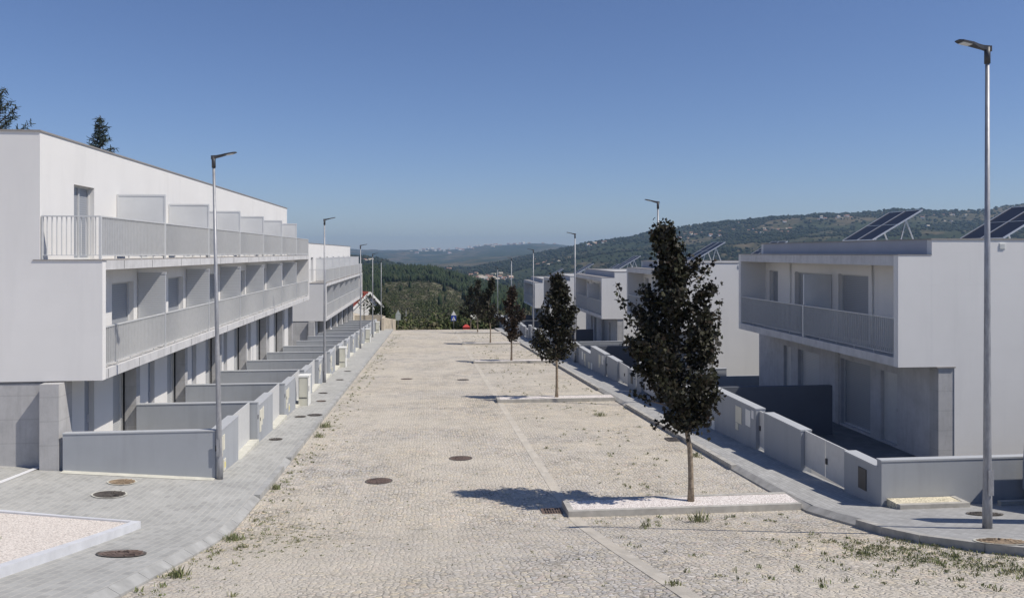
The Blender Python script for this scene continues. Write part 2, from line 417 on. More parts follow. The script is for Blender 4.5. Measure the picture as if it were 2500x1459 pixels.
# far land: one big sheet in rings of growing distance, shaped after the hills
F = 1960.
def lerp(tab, x):
    if x <= tab[0][0]: return tab[0][1]
    for (a, b), (c, d) in zip(tab, tab[1:]):
        if x <= c: return b+(d-b)*(x-a)/(c-a)
    return tab[-1][1]
KN = [  # distance, table of (bearing, sight height) pairs; heights given as drop below eye level x 1960 / distance
 (140, [(-800, -260), (700, -215), (1047, -205), (1400, -210), (3200, -260)]),
 (240, [(-800, -200), (700, -190), (1000, -186), (1400, -192), (3200, -220)]),
 (340, [(-800, -160), (700, -155), (950, -150), (1050, -140), (1130, -160), (1400, -175), (3200, -180)]),
 (480, [(-800, -100), (700, -95), (950, -95), (1020, -92), (1060, -95), (1120, -125), (1250, -140), (1500, -150), (3200, -150)]),
 (850, [(-800, -45), (700, -43), (880, -43), (1000, -45), (1060, -48), (1100, -58), (1150, -72), (1200, -84), (1250, -95), (1350, -112), (1500, -120), (3200, -130)]),
 (1250, [(-800, -60), (700, -56), (950, -60), (1100, -68), (1200, -92), (1300, -105), (1600, -95), (3200, -70)]),
 (1750, [(-800, 0), (700, -7), (850, -7), (930, -13), (970, -28), (1030, -46), (1150, -58), (1250, -50), (1350, -30), (1500, -8), (1800, 25), (2200, 52), (3200, 60)]),
 (2600, [(-800, -10), (850, -25), (1000, -40), (1150, -38), (1250, -20), (1320, -5), (1380, 8), (1430, 21), (1470, 27), (1500, 30), (1550, 36), (1600, 50), (1650, 57), (1700, 63), (1760, 70), (1850, 77), (1950, 87), (2000, 94), (2080, 96), (2150, 98), (2190, 103), (2230, 99), (2300, 95), (2370, 99), (2400, 98), (2440, 107), (2500, 115), (3200, 120)]),
 (3800, [(-800, -20), (900, -32), (1050, -28), (1150, -18), (1300, -8), (1400, -2), (1600, 20), (2500, 60), (3200, 60)]),
 (7200, [(-800, 8), (800, 8), (850, 9), (930, 5), (1000, 7), (1050, 8), (1100, 6), (1150, 11), (1180, 17), (1215, 18), (1260, 19), (1320, 22), (1350, 20), (1400, 15), (1450, 10), (1700, 10), (3200, 10)]),
 (9500, [(-800, 3), (3200, 3)])]
def sstep(t): return t*t*(3-2*t)
TH = math.atan(203/1960.)
def far_z(px, d):
    if d <= KN[0][0]:
        t = (d-93)/(KN[0][0]-93); z0 = -9.6; z1 = lerp(KN[0][1], px)*KN[0][0]/F
        return z0+(z1-z0)*max(0, min(1, t))
    for (d0, t0), (d1, t1) in zip(KN, KN[1:]):
        if d <= d1:
            t = (d-d0)/(d1-d0); z0 = lerp(t0, px)*d0/F; z1 = lerp(t1, px)*d1/F
            return z0+(z1-z0)*sstep(t)
    return lerp(KN[-1][1], px)*KN[-1][0]/F
def far_pt(px, d, dz=0):
    t = (px-1250)/F; c, s_ = math.cos(TH), math.sin(TH)
    X = (t*c+s_)*d; Y = (c-t*s_)*d
    z = far_z(px, d)
    if d > 120:
        am = (min(.012*d, 16) if d < 3000 else 16+(min(d, 5500)-3000)*.012-max(0, d-5500)*.02)*min(1, (d-120)/150)
        z += am*(noise.fractal(Vector((X*.0035, Y*.0035, 3)), 1, 2, 5)*.6) + min(d, 2000)*.0016*noise.fractal(Vector((X*.03, Y*.03, 7)), 1, 2, 3)
    return X, Y, z+dz
def terrain():
    px = frange(-800, 3200, 420); ds = []
    d = 93.6
    while d < 9500: ds.append(d); d *= 1.0215
    mb = MB(); n = len(px)
    for d in ds:
        for p in px: mb.v.append(far_pt(p, d))
    for i in range(len(ds)-1):
        for j in range(n-1):
            a = i*n+j; mb.f.append((a, a+1, a+n+1, a+n)); mb.mi.append(0 if ds[i] > 590 else 1)
    return struct(mb.build('hills', [M['terrain'], M['dirt']], None, True))
terrain()
# land close by, under and around the street, and flat land on to the horizon
mb = MB()
gx = [-9000, -600, -90, -42, -20, -8, 0, 8.9, 9.2, 20, 46, 100, 600, 9000]
gy = [-9000, -600, -60, -6.2]+YS[::3]+[93, 96, 99]
for y in gy:
    for x in gx:
        z = (gz(max(-3, min(y, 93)))-.05) if y <= 93 else -9.7-(y-93)*.1
        if abs(x) > 50: z -= 2
        if 9.1 < x < 50 and 15.3 < y < 100: z -= 1.6
        mb.v.append((x, y, z))
for i in range(len(gy)-1):
    for j in range(len(gx)-1):
        a = i*len(gx)+j; mb.f.append((a, a+1, a+len(gx)+1, a+len(gx))); mb.mi.append(0)
struct(mb.build('ground', M['dirt']))

# ------------------------------------------------------------------ building helpers
def wall_open(mb, x0, x1, y0, y1, z0, z1, ops):
    """wall along Y with rectangular openings (ya, yb, za, zb)"""
    y = y0
    for ya, yb, za, zb in sorted(ops):
        if ya > y: mb.box(x0, x1, y, ya, z0, z1)
        if zb < z1: mb.box(x0, x1, ya, yb, zb, z1)
        if za > z0: mb.box(x0, x1, ya, yb, z0, za)
        y = yb
    if y < y1: mb.box(x0, x1, y, y1, z0, z1)
    return mb
def railing_y(x, y0, y1, zb, h, step=.105, depth=.04, th=.012):
    """flat-bar railing along Y"""
    mb = MB(); mb.box(x-.028, x+.028, y0, y1, zb+h-.03, zb+h); mb.box(x-.02, x+.02, y0, y1, zb+.09, zb+.105)
    n = int((y1-y0)/step)
    for i in range(n+1):
        y = y0+.02+(y1-y0-.04)*i/n; mb.box(x-depth/2, x+depth/2, y-th/2, y+th/2, zb+.105, zb+h-.03)
    for k in range(1, 5):
        y = y0+(y1-y0)*k/5; mb.box(x-.012, x+.012, y-.008, y+.008, zb, zb+.09)
    return mb
def window(root_, x, y0, y1, z0, z1, face, smat, pane=2, recess=.16):
    """framed opening closed by a roller shutter; face = +1 if seen from +X"""
    xo = x-face*recess
    f = MB(); t = .045
    for a, b, c, d in ((y0, y0+t, z0, z1), (y1-t, y1, z0, z1), (y0+t, y1-t, z1-t, z1), (y0+t, y1-t, z0, z0+t)): f.box(xo-.03, xo+.03, a, b, c, d)
    if pane == 2: f.box(xo-.025, xo+.025, (y0+y1)/2-t/2, (y0+y1)/2+t/2, z0+t, z1-t)
    fo = f.build('window', M['rail'], root_)
    MB().box(xo-face*.02-.008, xo-face*.02+.008, y0+t*.6, y1-t*.6, z0+t*.6, z1-t*.6).build('shutter', smat, fo)
    return fo

U = 4.645
def terrace(off, zoff):
    ya = 19.6; yb = ya+7*U
    r = root('terraced_houses', (-8.5, ya, -5.3), 'near white terraced row on the left, with two tiers of railed balconies', 'house row')
    W = 20.0
    # upper storey
    mb = MB(); ops = [(ya+U*i+1.79, ya+U*i+3.03, -.17, 1.735) for i in range(7)]
    wall_open(mb, -9.17, -8.95, ya, yb, -.18, 2.8, ops)
    mb.box(-W-2, -9.17, ya, ya+.22, -.18, 2.8); mb.box(-W-2, -9.17, yb-.22, yb, -.18, 2.8)
    mb.build('upper_wall', M['white'], r)
    MB().box(-W-2, -9.4, ya+.22, yb-.22, 2.3, 2.42).box(-W-2, -9.9, ya+.3, yb-.3, -2.9, 2.3).build('roof', M['soff'], r)  # second box: unseen solid core added behind the walls to block light
    MB().box(-W-2, -8.925, ya-.025, yb+.025, 2.8, 2.84).build('coping', M['cop'], r)
    for a, b, c, d in ops: window(r, -8.95, a, b, c, d, 1, M['shut'])
    # projecting box: ends, slabs
    mb = MB()
    mb.box(-W-2, -7.57, ya+.001, ya+.2, -2.97, -.18); mb.build('box_end_wall', M['white'], r)
    MB().box(-W-2, -7.57, yb-.2, yb-.001, -2.97, -.18).build('box_end_wall', M['white'], r)
    mb = MB().box(-9.0, -7.572, ya+.2, yb-.2, -.40, -.183); mb.build('balcony_slab', M['slab'], r)
    mb = MB().box(-9.0, -7.572, ya+.2, yb-.2, -2.968, -2.74); mb.build('balcony_slab', M['slab'], r)
    MB().box(-9.1, -7.545, ya-.02, ya+.23, -.18, -.155).box(-8.95, -7.59, ya+.23, yb, -.183, -.165).build('edge_trim', M['cop'], r)
    for i in range(7):
        for q in (1.35, 3.4):
            MB().box(-7.5725, -7.568, ya+U*i+q, ya+U*i+q+.012, -.39, -.19).build('slab_joint', M['black'], r)
            MB().box(-7.5725, -7.568, ya+U*i+q-1, ya+U*i+q-.988, -2.95, -2.75).build('slab_joint', M['black'], r)
    # first floor rear wall
    mb = MB(); ops = [(ya+U*i+2.72, ya+U*i+4.3, -2.72, -.80) for i in range(7)]
    wall_open(mb, -8.6, -8.38, ya+.2, yb-.2, -2.74, -.40, ops); mb.build('first_floor_wall', M['white'], r)
    for a, b, c, d in ops: window(r, -8.38, a, b, c, d, 1, M['shut'], 1)
    for i in range(1, 7):
        y = ya+U*i-.05
        MB().box(-8.36, -7.60, y, y+.06, -2.5, -.62).box(-8.37, -7.59, y-.01, y+.07, -.62, -.56).build('privacy_screen', M['shutd'], r)
        MB().box(-8.93, -7.60, y, y+.05, -.1, 1.64).box(-8.94, -7.59, y-.012, y+.062, 1.64, 1.69).box(-7.63, -7.585, y-.012, y-.001, -.16, 1.64).box(-8.94, -8.895, y-.012, y-.001, -.1, 1.64).build('privacy_screen', M['screen'], r)
    # railings
    for i in range(7):
        y0 = ya+U*i; y1 = y0+U
        a = y0+(.05 if i else .04); b = y1-.03
        railing_y(-7.64, a, b-.02, -.165, 1.03).build('railing', M['rail'], r)
        railing_y(-7.64, max(a, ya+.21), min(b-.02, yb-.21), -2.74, 1.0).build('railing', M['rail'], r)
        if i: MB().box(-7.675, -7.605, y0-.035, y0+.035, -.165, .87).build('post', M['rail'], r); MB().box(-7.675, -7.605, y0-.035, y0+.035, -2.74, -1.735).build('post', M['rail'], r)
    for yy in (ya+.05, yb-.05):
        mb = MB().box(-8.93, -7.62, yy-.028, yy+.028, .835, .865).box(-8.93, -7.62, yy-.02, yy+.02, -.065, -.05)
        for k in range(13): x = -8.92+k*.107; mb.box(x-.006, x+.006, yy-.02, yy+.02, -.05, .835)
        mb.box(-8.93, -8.90, yy-.03, yy+.03, -.16, .84).box(-7.66, -7.61, yy-.03, yy+.03, -.16, .84)
        mb.build('railing', M['rail'], r)
    # ground floor
    mb = MB(); ops = []
    for i in range(7):
        y = ya+U*i; zf = -5.25-.21*i
        ops += [(y+1.85, y+2.45, zf, -3.05), (y+3.7, y+4.52, zf, -3.02)]
    wall_open(mb, -8.92, -8.72, ya+.25, yb, -7.4, -2.968, ops); mb.build('ground_floor_wall', M['white'], r)
    for i in range(7):
        y = ya+U*i; zf = -5.25-.21*i
        d = MB().box(-8.9, -8.86, y+1.85, y+2.45, zf, -3.05).build('door', M['door'], r)
        MB().box(-8.86, -8.83, y+2.33, y+2.36, zf+.85, zf+1.05).build('handle', M['alu'], d)
        window(r, -8.72, y+3.7, y+4.52, zf, -3.02, 1, M['shutd'], 1, .1)
        if i: MB().box(-8.72, -8.385, y-.12, y+.18, -7.4, -2.97).build('pier', M['conc'], r); MB().box(-8.74, -8.70, y-.16, y-.122, -7.4, -2.975).build('joint', M['black'], r)
    MB().box(-8.84, -8.42, ya-.27, ya+.42, -7.4, -3.0).build('pier', M['conc'], r)
    MB().box(-W-2, -8.84, ya+.03, ya+.25, -7.4, -3.03).box(-W-2, -8.84, ya+.09, ya+.25, -3.028, -2.972).build('lower_end_wall', M['conc'], r)
    MB().box(-W-2, -8.60, yb-.25, yb-.02, -7.4, -2.975).build('lower_end_wall', M['conc'], r)
    MB().box(-8.96, -7.58, ya+.2, yb-.2, -2.975, -2.9695).build('soffit', M['soff'], r)
    endroot(); return r
L1 = terrace(0, 0)
L2 = copy_tree(L1); L2.location = L1.location+Vector((0, 41.1, -2.09))
L2['label'] = 'farther white terraced row on the left, lower down the street behind the near row'

# front gardens of the left rows
def meter_set(x, y, zt, face, parent, small=True):
    """cream meter doors on a wall face"""
    def door(y0, y1, z0, z1, m='cream'):
        d = MB().box(x, x+face*.018, y0, y1, z0, z1).build('meter_box', M[m], parent)
        return d
    a = door(y+.12, y+.50, zt-.62, zt-.14); MB().box(x+face*.018, x+face*.03, y+.14, y+.17, zt-.45, zt-.35).build('latch', M['dark'], a)
    door(y+.12, y+.32, zt-.78, zt-.625)
    door(y+.53, y+.70, zt-.48, zt-.12)
    if small:
        b = door(y+.60, y+.80, zt-1.0, zt-.72)
        MB().box(x+face*.018, x+face*.022, y+.66, y+.74, zt-.93, zt-.80).build('sticker', M['warn'], b)
ordn = ['first', 'second', 'third', 'fourth', 'fifth', 'sixth', 'seventh', 'eighth', 'ninth', 'tenth', 'eleventh', 'twelfth', 'thirteenth', 'fourteenth', 'fifteenth']
for i in range(15):
    yb = 19.3+4.65*i; zt = -4.12-.205*i+(0 if i < 8 else .0); zb = lz(-5, yb+4.6)-.6
    yn = yb+4.65
    r = root('garden_wall', (-5, yb, zb), f'blue grey garden wall with gate, {ordn[i]} from the near end on the left pavement', 'wall', 'garden walls on the left')
    x1 = -4.95-.0095*max(0, yb-24)
    MB().box(-8.32, x1, yb, yb+.16, zb, zt-.03).build('cross_wall', M['blue'], r)
    MB().box(-8.33, x1+.012, yb-.012, yb+.172, zt-.03, zt).box(x1-.27, x1+.012, yb+.172, yb+2.3, zt-.145, zt-.115).build('coping', M['bluetop'], r)
    if True:
        MB().box(x1-.26, x1, yb+.16, yb+2.29, zb, zt-.145).build('front_wall', M['blue'], r)
        g = MB().box(x1-.25, x1-.21, yb+2.36, yn-.06, lz(-5, yn)+.10, zt-.2).build('gate', M['rail'], r)
        MB().box(x1-.41, x1-.17, yb+2.46, yb+2.50, zt-.30, zt-.27).box(x1-.21, x1-.18, yb+2.46, yb+2.50, zt-.42, zt-.27).build('handle', M['dark'], g)
        MB().box(x1-.35, x1+.05, yb+2.31, yn-.02, zb, lz(-5, yb+3.4)+.07).build('threshold', M['cement'], r)
        meter_set(x1, yb+.15, zt-.16, 1, r, i in (0, 2, 5, 9))
        b = MB().box(x1, x1+.012, yb+.02, yb+.09, zt-.5, zt-.38).build('doorbell', M['dark'], r)
    endroot()
# tall electricity cabinets against the left walls
for k, (y, lab) in enumerate([(31.6, 'cream utility cabinet standing nearest on the left pavement'), (47.0, 'cream utility cabinet midway along the left pavement'), (69.2, 'cream utility cabinet far along the left pavement, past the second lamp'), (84.5, 'cream utility cabinet at the far end of the left pavement')]):
    zb = lz(-4.7, y); r = root('utility_cabinet', (-4.7, y, zb), lab, 'cabinet', 'utility cabinets on the left pavement'); DX = -.0095*(y-24)
    MB().box(-4.92, -4.55, y, y+.55, zb-.1, zb+1.1).build('shell', M['cab'], r)
    MB().box(-4.95, -4.52, y-.02, y+.57, zb+1.1, zb+1.16).box(-4.575, -4.545, y-.012, y+.562, zb, zb+1.1).build('hood', M['cabw'], r)
    d = MB().box(-4.89, -4.62, y-.014, y-.001, zb+.34, zb+1.05).build('door', M['cab'], r)
    MB().box(-4.548, -4.53, y+.05, y+.09, zb+.55, zb+.75).build('handle', M['dark'], d)
    MB().box(-4.9, -4.6, y-.008, y-.001, zb+.29, zb+.31).build('seam', M['dark'], r)
    r.location.x += DX; endroot()

# ------------------------------------------------------------------ right-hand paired houses
def pair_house(y0=21.0, Lr=11.5):
    r = root('paired_house', (14.5, y0, -5.5), 'nearest white paired house on the right, with a long railed balcony and solar panels', 'house', 'paired houses on the right')
    y1 = y0+Lr; ym = y0+5.76; XE = 27
    # upper volume end walls & parapet
    mb = MB()
    mb.box(13.91, XE, y0, y0+.22, -3.17, .36); mb.box(13.91, XE, y1-.22, y1, -3.17, .36)
    mb.box(14.58, XE, y0, y0+.22, -7.2, -3.17); mb.box(14.58, XE, y1-.22, y1+.8, -7.2, -3.17); mb.box(XE-.2, XE, y0+.22, y1-.22, -7.2, .36)
    mb.build('side_wall', M['white'], r)
    MB().box(13.905, 14.1, y0+.22, y1-.22, -.06, .36).build('parapet', M['bluefac'], r)
    MB().box(13.88, XE+.02, y0-.02, y0+.24, .36, .40).box(13.88, XE+.02, y1-.24, y1+.02, .36, .40).box(13.88, 14.12, y0+.24, y1-.24, .36, .395).build('coping', M['cop'], r)
    MB().box(14.1, XE-.2, y0+.22, y1-.22, -.1, .02).build('roof', M['soff'], r)
    # projecting balcony box
    MB().box(12.92, 13.91, y0+.001, y0+.22, -3.17, -.07).build('box_end_wall', M['white'], r); MB().box(12.92, 13.91, y1-.22, y1-.001, -3.17, -.07).build('box_end_wall', M['white'], r)
    MB().box(12.922, 13.905, y0+.22, y1-.22, -.36, -.075).build('balcony_slab', M['slab'], r); MB().box(12.922, 14.1, y0+.22, y1-.22, -3.168, -2.92).build('balcony_slab', M['slab'], r)
    MB().box(12.9, 13.9, y0-.01, y1+.01, -.07, -.045).build('edge_trim', M['cop'], r)
    ops = [(y0+3.4, y0+5.3, -2.9, -.72), (y0+6.0, y0+8.6, -2.9, -.72), (y0+10.1, y0+10.9, -2.9, -.72)]
    mb = MB(); wall_open(mb, 14.0, 14.2, y0+.22, y1-.22, -2.92, -.1, ops); mb.build('first_floor_wall', M['white'], r)
    MB().box(14.6, 14.7, y0+.3, y1-.3, -7, -.1).build('inner_wall', M['soff'], r)
    for a, b, c, d in ops: window(r, 14.0, a, b, c, d, -1, M['shut'], 1)
    MB().box(12.98, 13.97, ym-.03, ym+.03, -2.8, -.75).build('privacy_screen', M['screen'], r)
    for yy in (y0+3.1, y0+8.9): MB().tube([(13.95, yy, -2.9), (13.95, yy, -.36)], .022, 8).build('downpipe', M['cabw'], r, True)
    railing_y(12.99, y0+.24, ym-.05, -2.92, 1.1).build('railing', M['rail'], r)
    railing_y(12.99, ym+.05, y1-.24, -2.92, 1.1).build('railing', M['rail'], r)
    MB().box(12.95, 13.03, ym-.045, ym+.045, -2.92, -1.81).build('post', M['rail'], r)
    # ground floor
    ops = [(y0+2.05, y0+2.95, -5.85, -3.68), (y0+3.54, y0+5.43, -5.85, -3.62), (y0+6.95, y0+8.65, -5.95, -3.70), (y0+9.25, y0+9.9, -5.95, -3.70)]
    mb = MB(); wall_open(mb, 14.15, 14.36, y0+.42, y1+.8, -7.2, -3.17, ops); mb.build('ground_floor_wall', M['concg'], r)
    for k, (a, b, c, d) in enumerate(ops):
        if k in (0, 3):
            dd = MB().box(14.27, 14.31, a, b, c, d).build('door', M['rail'], r)
            MB().box(14.22, 14.27, a+.1, a+.13, c+1.0, c+1.1).build('handle', M['dark'], dd)
        else: window(r, 14.15, a, b, c, d, -1, M['shut'] if k == 1 else M['shutd'], 1)
    MB().box(14.12, 14.585, y0+.02, y0+.42, -7.2, -3.175).build('pier', M['conc'], r); MB().box(14.12, 14.15, y0+5.5, y0+5.75, -7.2, -3.17).build('pier', M['conc'], r)
    MB().box(14.05, 14.6, y0-.03, y0+.44, -3.2, -3.172).build('lintel', M['cop'], r)
    MB().box(9.28, 14.4, y0-5.6, y1+1.2, -6.2, -5.93).build('patio', M['patio'], r)
    v = MB()
    for k in range(5): v.box(15.93, 16.09, y0-.03, y0-.002, .12+k*.03, .138+k*.03)
    v.box(15.92, 16.10, y0-.012, y0, .1, .28); v.build('vent', M['cabw'], r)
    # solar panels: two modules each, tilted on a frame
    for py, px in ((y0+2.3, 17.9), (y0+6.0, 15.75)):
        tx, tz = 1.75, 1.0; zb = .48
        n = math.hypot(tx, tz); ux = (tx/n, tz/n)
        P = lambda s, yy, h=0: (px+ux[0]*s-ux[1]*h, yy, zb+ux[1]*s+ux[0]*h)
        p = MB().hexa([P(-.1, py, 0), P(n+.05, py, 0), P(n+.05, py+2.05, 0), P(-.1, py+2.05, 0)], [P(-.1, py, .035), P(n+.05, py, .035), P(n+.05, py+2.05, .035), P(-.1, py+2.05, .035)]).build('solar_panel', M['solar'], r)
        f = MB()
        for yy in (py, py+1.02, py+2.05): f.bar(P(-.1, yy, .03), P(n+.05, yy, .03), .035, .05)
        for s in (-.1, n/2, n+.05): f.bar(P(s, py, .036), P(s, py+2.05, .036), .02 if s == n/2 else .03, .02 if s == n/2 else .03)
        f.build('panel_frame', M['alu'], p)
        g = MB()
        for yy in (py+.2, py+1.85): g.bar(P(n*.72, yy, -.02), (px+tx*1.0, yy, .0), .04, .04); g.bar(P(n*.72, yy, -.02), (px+tx*.55, yy, .0), .04, .04); g.bar((px-.1, yy, .03), (px+tx, yy, .03), .04, .04)
        g.build('panel_stand', M['alu'], p)
    endroot(); return r
R1 = pair_house()
for k in range(1, 5):
    c = copy_tree(R1); c.location = R1.location+Vector((0, 19.15*k, -.9*k))
    c['label'] = ['second white paired house on the right, its blank side wall behind the nearest tree',
                  'third white paired house down the right side, between the two nearest dark trees',
                  'fourth white paired house down the right side, behind the second dark tree',
                  'farthest white paired house on the right, at the end of the street'][k-1]

# right garden walls, one assembly per pair of houses
for k in range(5):
    y0 = 15.2+19.15*k; dz = -.9*k
    XF = 9.0; nm = ['nearest', 'second', 'third', 'fourth', 'farthest'][k]
    zg = lambda y: rz(9, y)
    r = root('garden_wall', (XF, y0, zg(y0)), f'{nm} long grey garden wall with metal gates on the right pavement', 'wall', 'garden walls on the right')
    zt1 = -4.30+dz; zt2 = -4.73+dz; zb = zg(y0+19.2)-1.0
    def seg(a, b, zt, parent=r):
        MB().box(XF, XF+.27, y0+a, y0+b, zb, zt-.035).build('front_wall', M['blue'], parent)
        MB().box(XF-.01, XF+.28, y0+a-(.01 if a else 0), y0+b+.01, zt-.035, zt).build('coping', M['bluetop'], parent)
    def gate(a, b, zt, leaves=2):
        gr = MB()
        wdt = (b-a)/leaves
        for q in range(leaves): gr.box(XF+.10, XF+.14, y0+a+wdt*q+.02, y0+a+wdt*(q+1)-.01, zg(y0+(a+b)/2)+.09, zt-.02)
        g = gr.build('gate', M['rail'], r)
        MB().box(XF+.07, XF+.10, y0+a+wdt-.10, y0+a+wdt-.04, zt-.55, zt-.42).build('handle', M['dark'], g)
    seg(.16, 1.45, zt1); gate(1.45, 3.5, zt1); seg(3.5, 5.65, zt1); gate(5.65, 6.2, zt1-.05, 1); seg(6.2, 9.86, zt1)
    seg(9.86, 13.5, zt2); gate(13.5, 14.05, zt2-.05, 1); seg(14.05, 16.2, zt2); gate(16.2, 18.3, zt2); seg(18.3, 18.98, zt2)
    def meters(ya, zt, yo=1):
        for a, b, c, d, mm in ((.1, .55, .18, .66, 'cream'), (.1, .3, .68, .88, 'cream'), (.85, 1.2, .14, .60, 'cabw')):
            q0, q1 = sorted((ya-yo*a, ya-yo*b))
            MB().box(XF-.018, XF, q0, q1, zt-d, zt-c).build('meter_box', M[mm], r)
    meters(y0+6.15+2.6 if 0 else y0+7.75, zt1); meters(y0+11.2, zt2-.02, -1); meters(y0+10.6, zt2-.35, 1)
    MB().box(XF-.006, XF, y0+6.35, y0+6.5, zt1-.33, zt1-.1).build('number_plate', M['signwhite'], r)
    MB().box(XF-.02, XF, y0+.55, y0+.85, zt1-.62, zt1-.18).build('mailbox', M['dark'], r)
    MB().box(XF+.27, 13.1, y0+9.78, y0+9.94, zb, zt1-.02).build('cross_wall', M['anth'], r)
    MB().box(XF, 13.1 if k else 32, y0, y0+.16, zb, zt1+(.16 if k == 0 else .1)-.035).build('cross_wall', M['blue'], r)
    MB().box(XF-.012, 13.11 if k else 32, y0-.012, y0+.172, zt1+(.16 if k == 0 else .1)-.035, zt1+(.16 if k == 0 else .1)).build('coping', M['bluetop'], r)
    if k: MB().box(13.1, 27, y0+.0, y0+.15, zb, zt1-.25).build('cross_wall', M['blue'], r)
    endroot()

# gravel bed at the foot of the near right wall
r = root('planting_bed', (9.9, 14.95, rz(9.9, 15)), 'low kerbed strip of yellowish gravel at the foot of the near right garden wall', 'planting bed')
z0 = rz(9.9, 15)-.35; zt = -4.89
MB().box(9.1, 10.55, 14.72, 14.82, z0-.2, zt).box(10.45, 10.55, 14.82, 15.18, z0-.2, zt).box(11.2, 20, 14.72, 14.82, z0-.2, zt).build('edge', M['kerb'], r)
MB().box(9.1, 10.45, 14.82, 15.185, z0-.2, zt-.01).build('gravel', M['gyel'], r)
endroot()
# left triangular bed with white kerb, pinkish gravel
bed = [(-5.12, 14.95), (-5.22, 3.5), (-22, 3.5), (-22, 18.6), (-8.0, 15.75)]
def zbed(x, y, h=.13): return lz(x, y)+h
r = root('planting_bed', (-5.2, 14.9, lz(-5.2, 14.9)), 'white kerbed bed of pinkish gravel in the lower left corner', 'planting bed')
mb = MB()
P0 = (-5.12, 14.95)
e1 = [(-5.12-.0087*(14.95-y), y) for y in frange(14.95, 3.5, 14)]
e2 = [(x, 14.95+.21*(-x-5.12)*(1 if x > -9 else 1)) for x in frange(-5.12, -22, 14)]
def strip(ed, off, ins):
    for (a, b), (c, d) in zip(ed, ed[1:]):
        o1 = [(a, b), (c, d)]; i1 = [(a+ins[0], b+ins[1]), (c+ins[0], d+ins[1])]
        q = [o1[0], o1[1], i1[1], i1[0]]
        mb.hexa([(x, y, lz(x, y)-.2) for x, y in q], [(x, y, zbed(x, y)) for x, y in q])
strip(e1, 0, (-.13, 0)); strip([(x, y) for x, y in e2], 0, (0, -.13))
mb.build('edge', M['kerbw'], r)
mb = MB(); N = 26
for i in range(N):
    y = 14.86-i*.45; y2 = y-.45
    for j in range(30):
        x = -5.2-j*.5; x2 = x-.5
        if i == 0 and False: pass
        q = [(x, y), (x2, y), (x2, y2), (x, y2)]
        mb.quad([(a, b, zbed(a, b, .10)) for a, b in q][::-1])
# sliver between the first row and the slanting kerb
for j in range(30):
    x = -5.2-j*.5; x2 = x-.5; t1 = 14.95+.21*(-x-5.12)-.1; t2 = 14.95+.21*(-x2-5.12)-.1
    n = 3 if j > 4 else 1
    q = [(x, t1), (x2, t2), (x2, 14.86), (x, 14.86)]
    mb.quad([(a, b, zbed(a, b, .10)) for a, b in q][::-1])
mb.build('gravel', M['gpink'], r); endroot()
# painted parking lines on the forecourt
mb = MB()
def pl(a, b, wd=.09):
    n = 6; dx, dy = b[0]-a[0], b[1]-a[1]; L = math.hypot(dx, dy); nx, ny = -dy/L*wd/2, dx/L*wd/2
    for i in range(n):
        p = (a[0]+dx*i/n, a[1]+dy*i/n); q = (a[0]+dx*(i+1)/n, a[1]+dy*(i+1)/n)
        pts = [(p[0]+nx, p[1]+ny), (p[0]-nx, p[1]-ny), (q[0]-nx, q[1]-ny), (q[0]+nx, q[1]+ny)]
        mb.quad([(x, y, lz(x, y)+.006) for x, y in pts])
pl((-15, 17.95), (-9.0, 17.95)); pl((-9.04, 17.95), (-8.95, 19.6), .12)
struct(mb.build('parking_line', M['signwhite']))
# pale mortar line where the first garden wall meets the paving
mb = MB()
for i in range(12):
    x = -8.3+i*.28; mb.quad([(x, 19.08, lz(x, 19.08)+.005), (x+.28, 19.08, lz(x+.28, 19.08)+.005), (x+.28, 19.3, lz(x+.28, 19.3)+.02), (x, 19.3, lz(x, 19.3)+.02)])
struct(mb.build('mortar_strip', M['cement']))

# ------------------------------------------------------------------ tree islands
isl = [(15.75, 'nearest'), (32.35, 'second'), (49.75, 'third'), (66.9, 'fourth'), (84.0, 'farthest')]
for k, (y, nm) in enumerate(isl):
    r = root('tree_island', (5.2, y, gz(y)), f'{nm} low kerbed strip of white gravel holding a street tree', 'tree island', 'tree islands in the parking bays')
    wd = .82; x0 = 2.76; x1 = 7.6; h = .15
    def bx(a, b, c, d, lo, hi, m=None):
        q = [(a, c), (b, c), (b, d), (a, d)]
        return [(x, yy, gz(yy)+lo) for x, yy in q], [(x, yy, gz(y+.4)+hi) for x, yy in q]
    mb = MB()
    mb.hexa(*bx(x0, x0+.12, y, y+wd, -.1, h)); mb.hexa(*bx(x0+.12, x1, y, y+.1, -.1, h)); mb.hexa(*bx(x0+.12, x1, y+wd-.1, y+wd, -.1, h))
    mb.build('kerb_edge', M['kerb'], r)
    MB().hexa(*bx(x0+.12, x1, y+.1, y+wd-.1, -.1, h-.012)).build('gravel', M['gwhite'], r)
    endroot()

# ------------------------------------------------------------------ manholes and drains
def manhole(x, y, rad, zf, mat, label, ringm=None, grooves=4):
    r = root('manhole_cover', (x, y, zf(x, y)), label, 'manhole cover')
    MB().ring((x, y), rad*.9, rad*1.0, zf, .016).build('rim', ringm or M['iron'], r)
    l = MB().disc((x, y), rad*.9, zf, m=0, h=.010)
    for g in range(grooves): l.ring((x, y), rad*(.15+.18*g), rad*(.22+.18*g), zf, .018)
    for a in range(12):
        an = a*math.pi/6; l.bar((x+.3*rad*math.cos(an), y+.3*rad*math.sin(an), zf(x, y)+.014), (x+.85*rad*math.cos(an), y+.85*rad*math.sin(an), zf(x, y+.85*rad*math.sin(an))+.014), .02, .012)
    l.build('lid', mat, r); endroot()
manhole(.86, 21.83, .32, road, M['rust'], 'rusty round cover in the cobbles, middle of the roadway, right of its twin')
manhole(-1.19, 19.46, .33, road, M['rust'], 'rusty round cover in the cobbles left of the road centre, nearest the camera')
manhole(-1.13, 41.7, .32, road, M['rust'], 'small looking distant cover in the cobbles, left of the road centre')
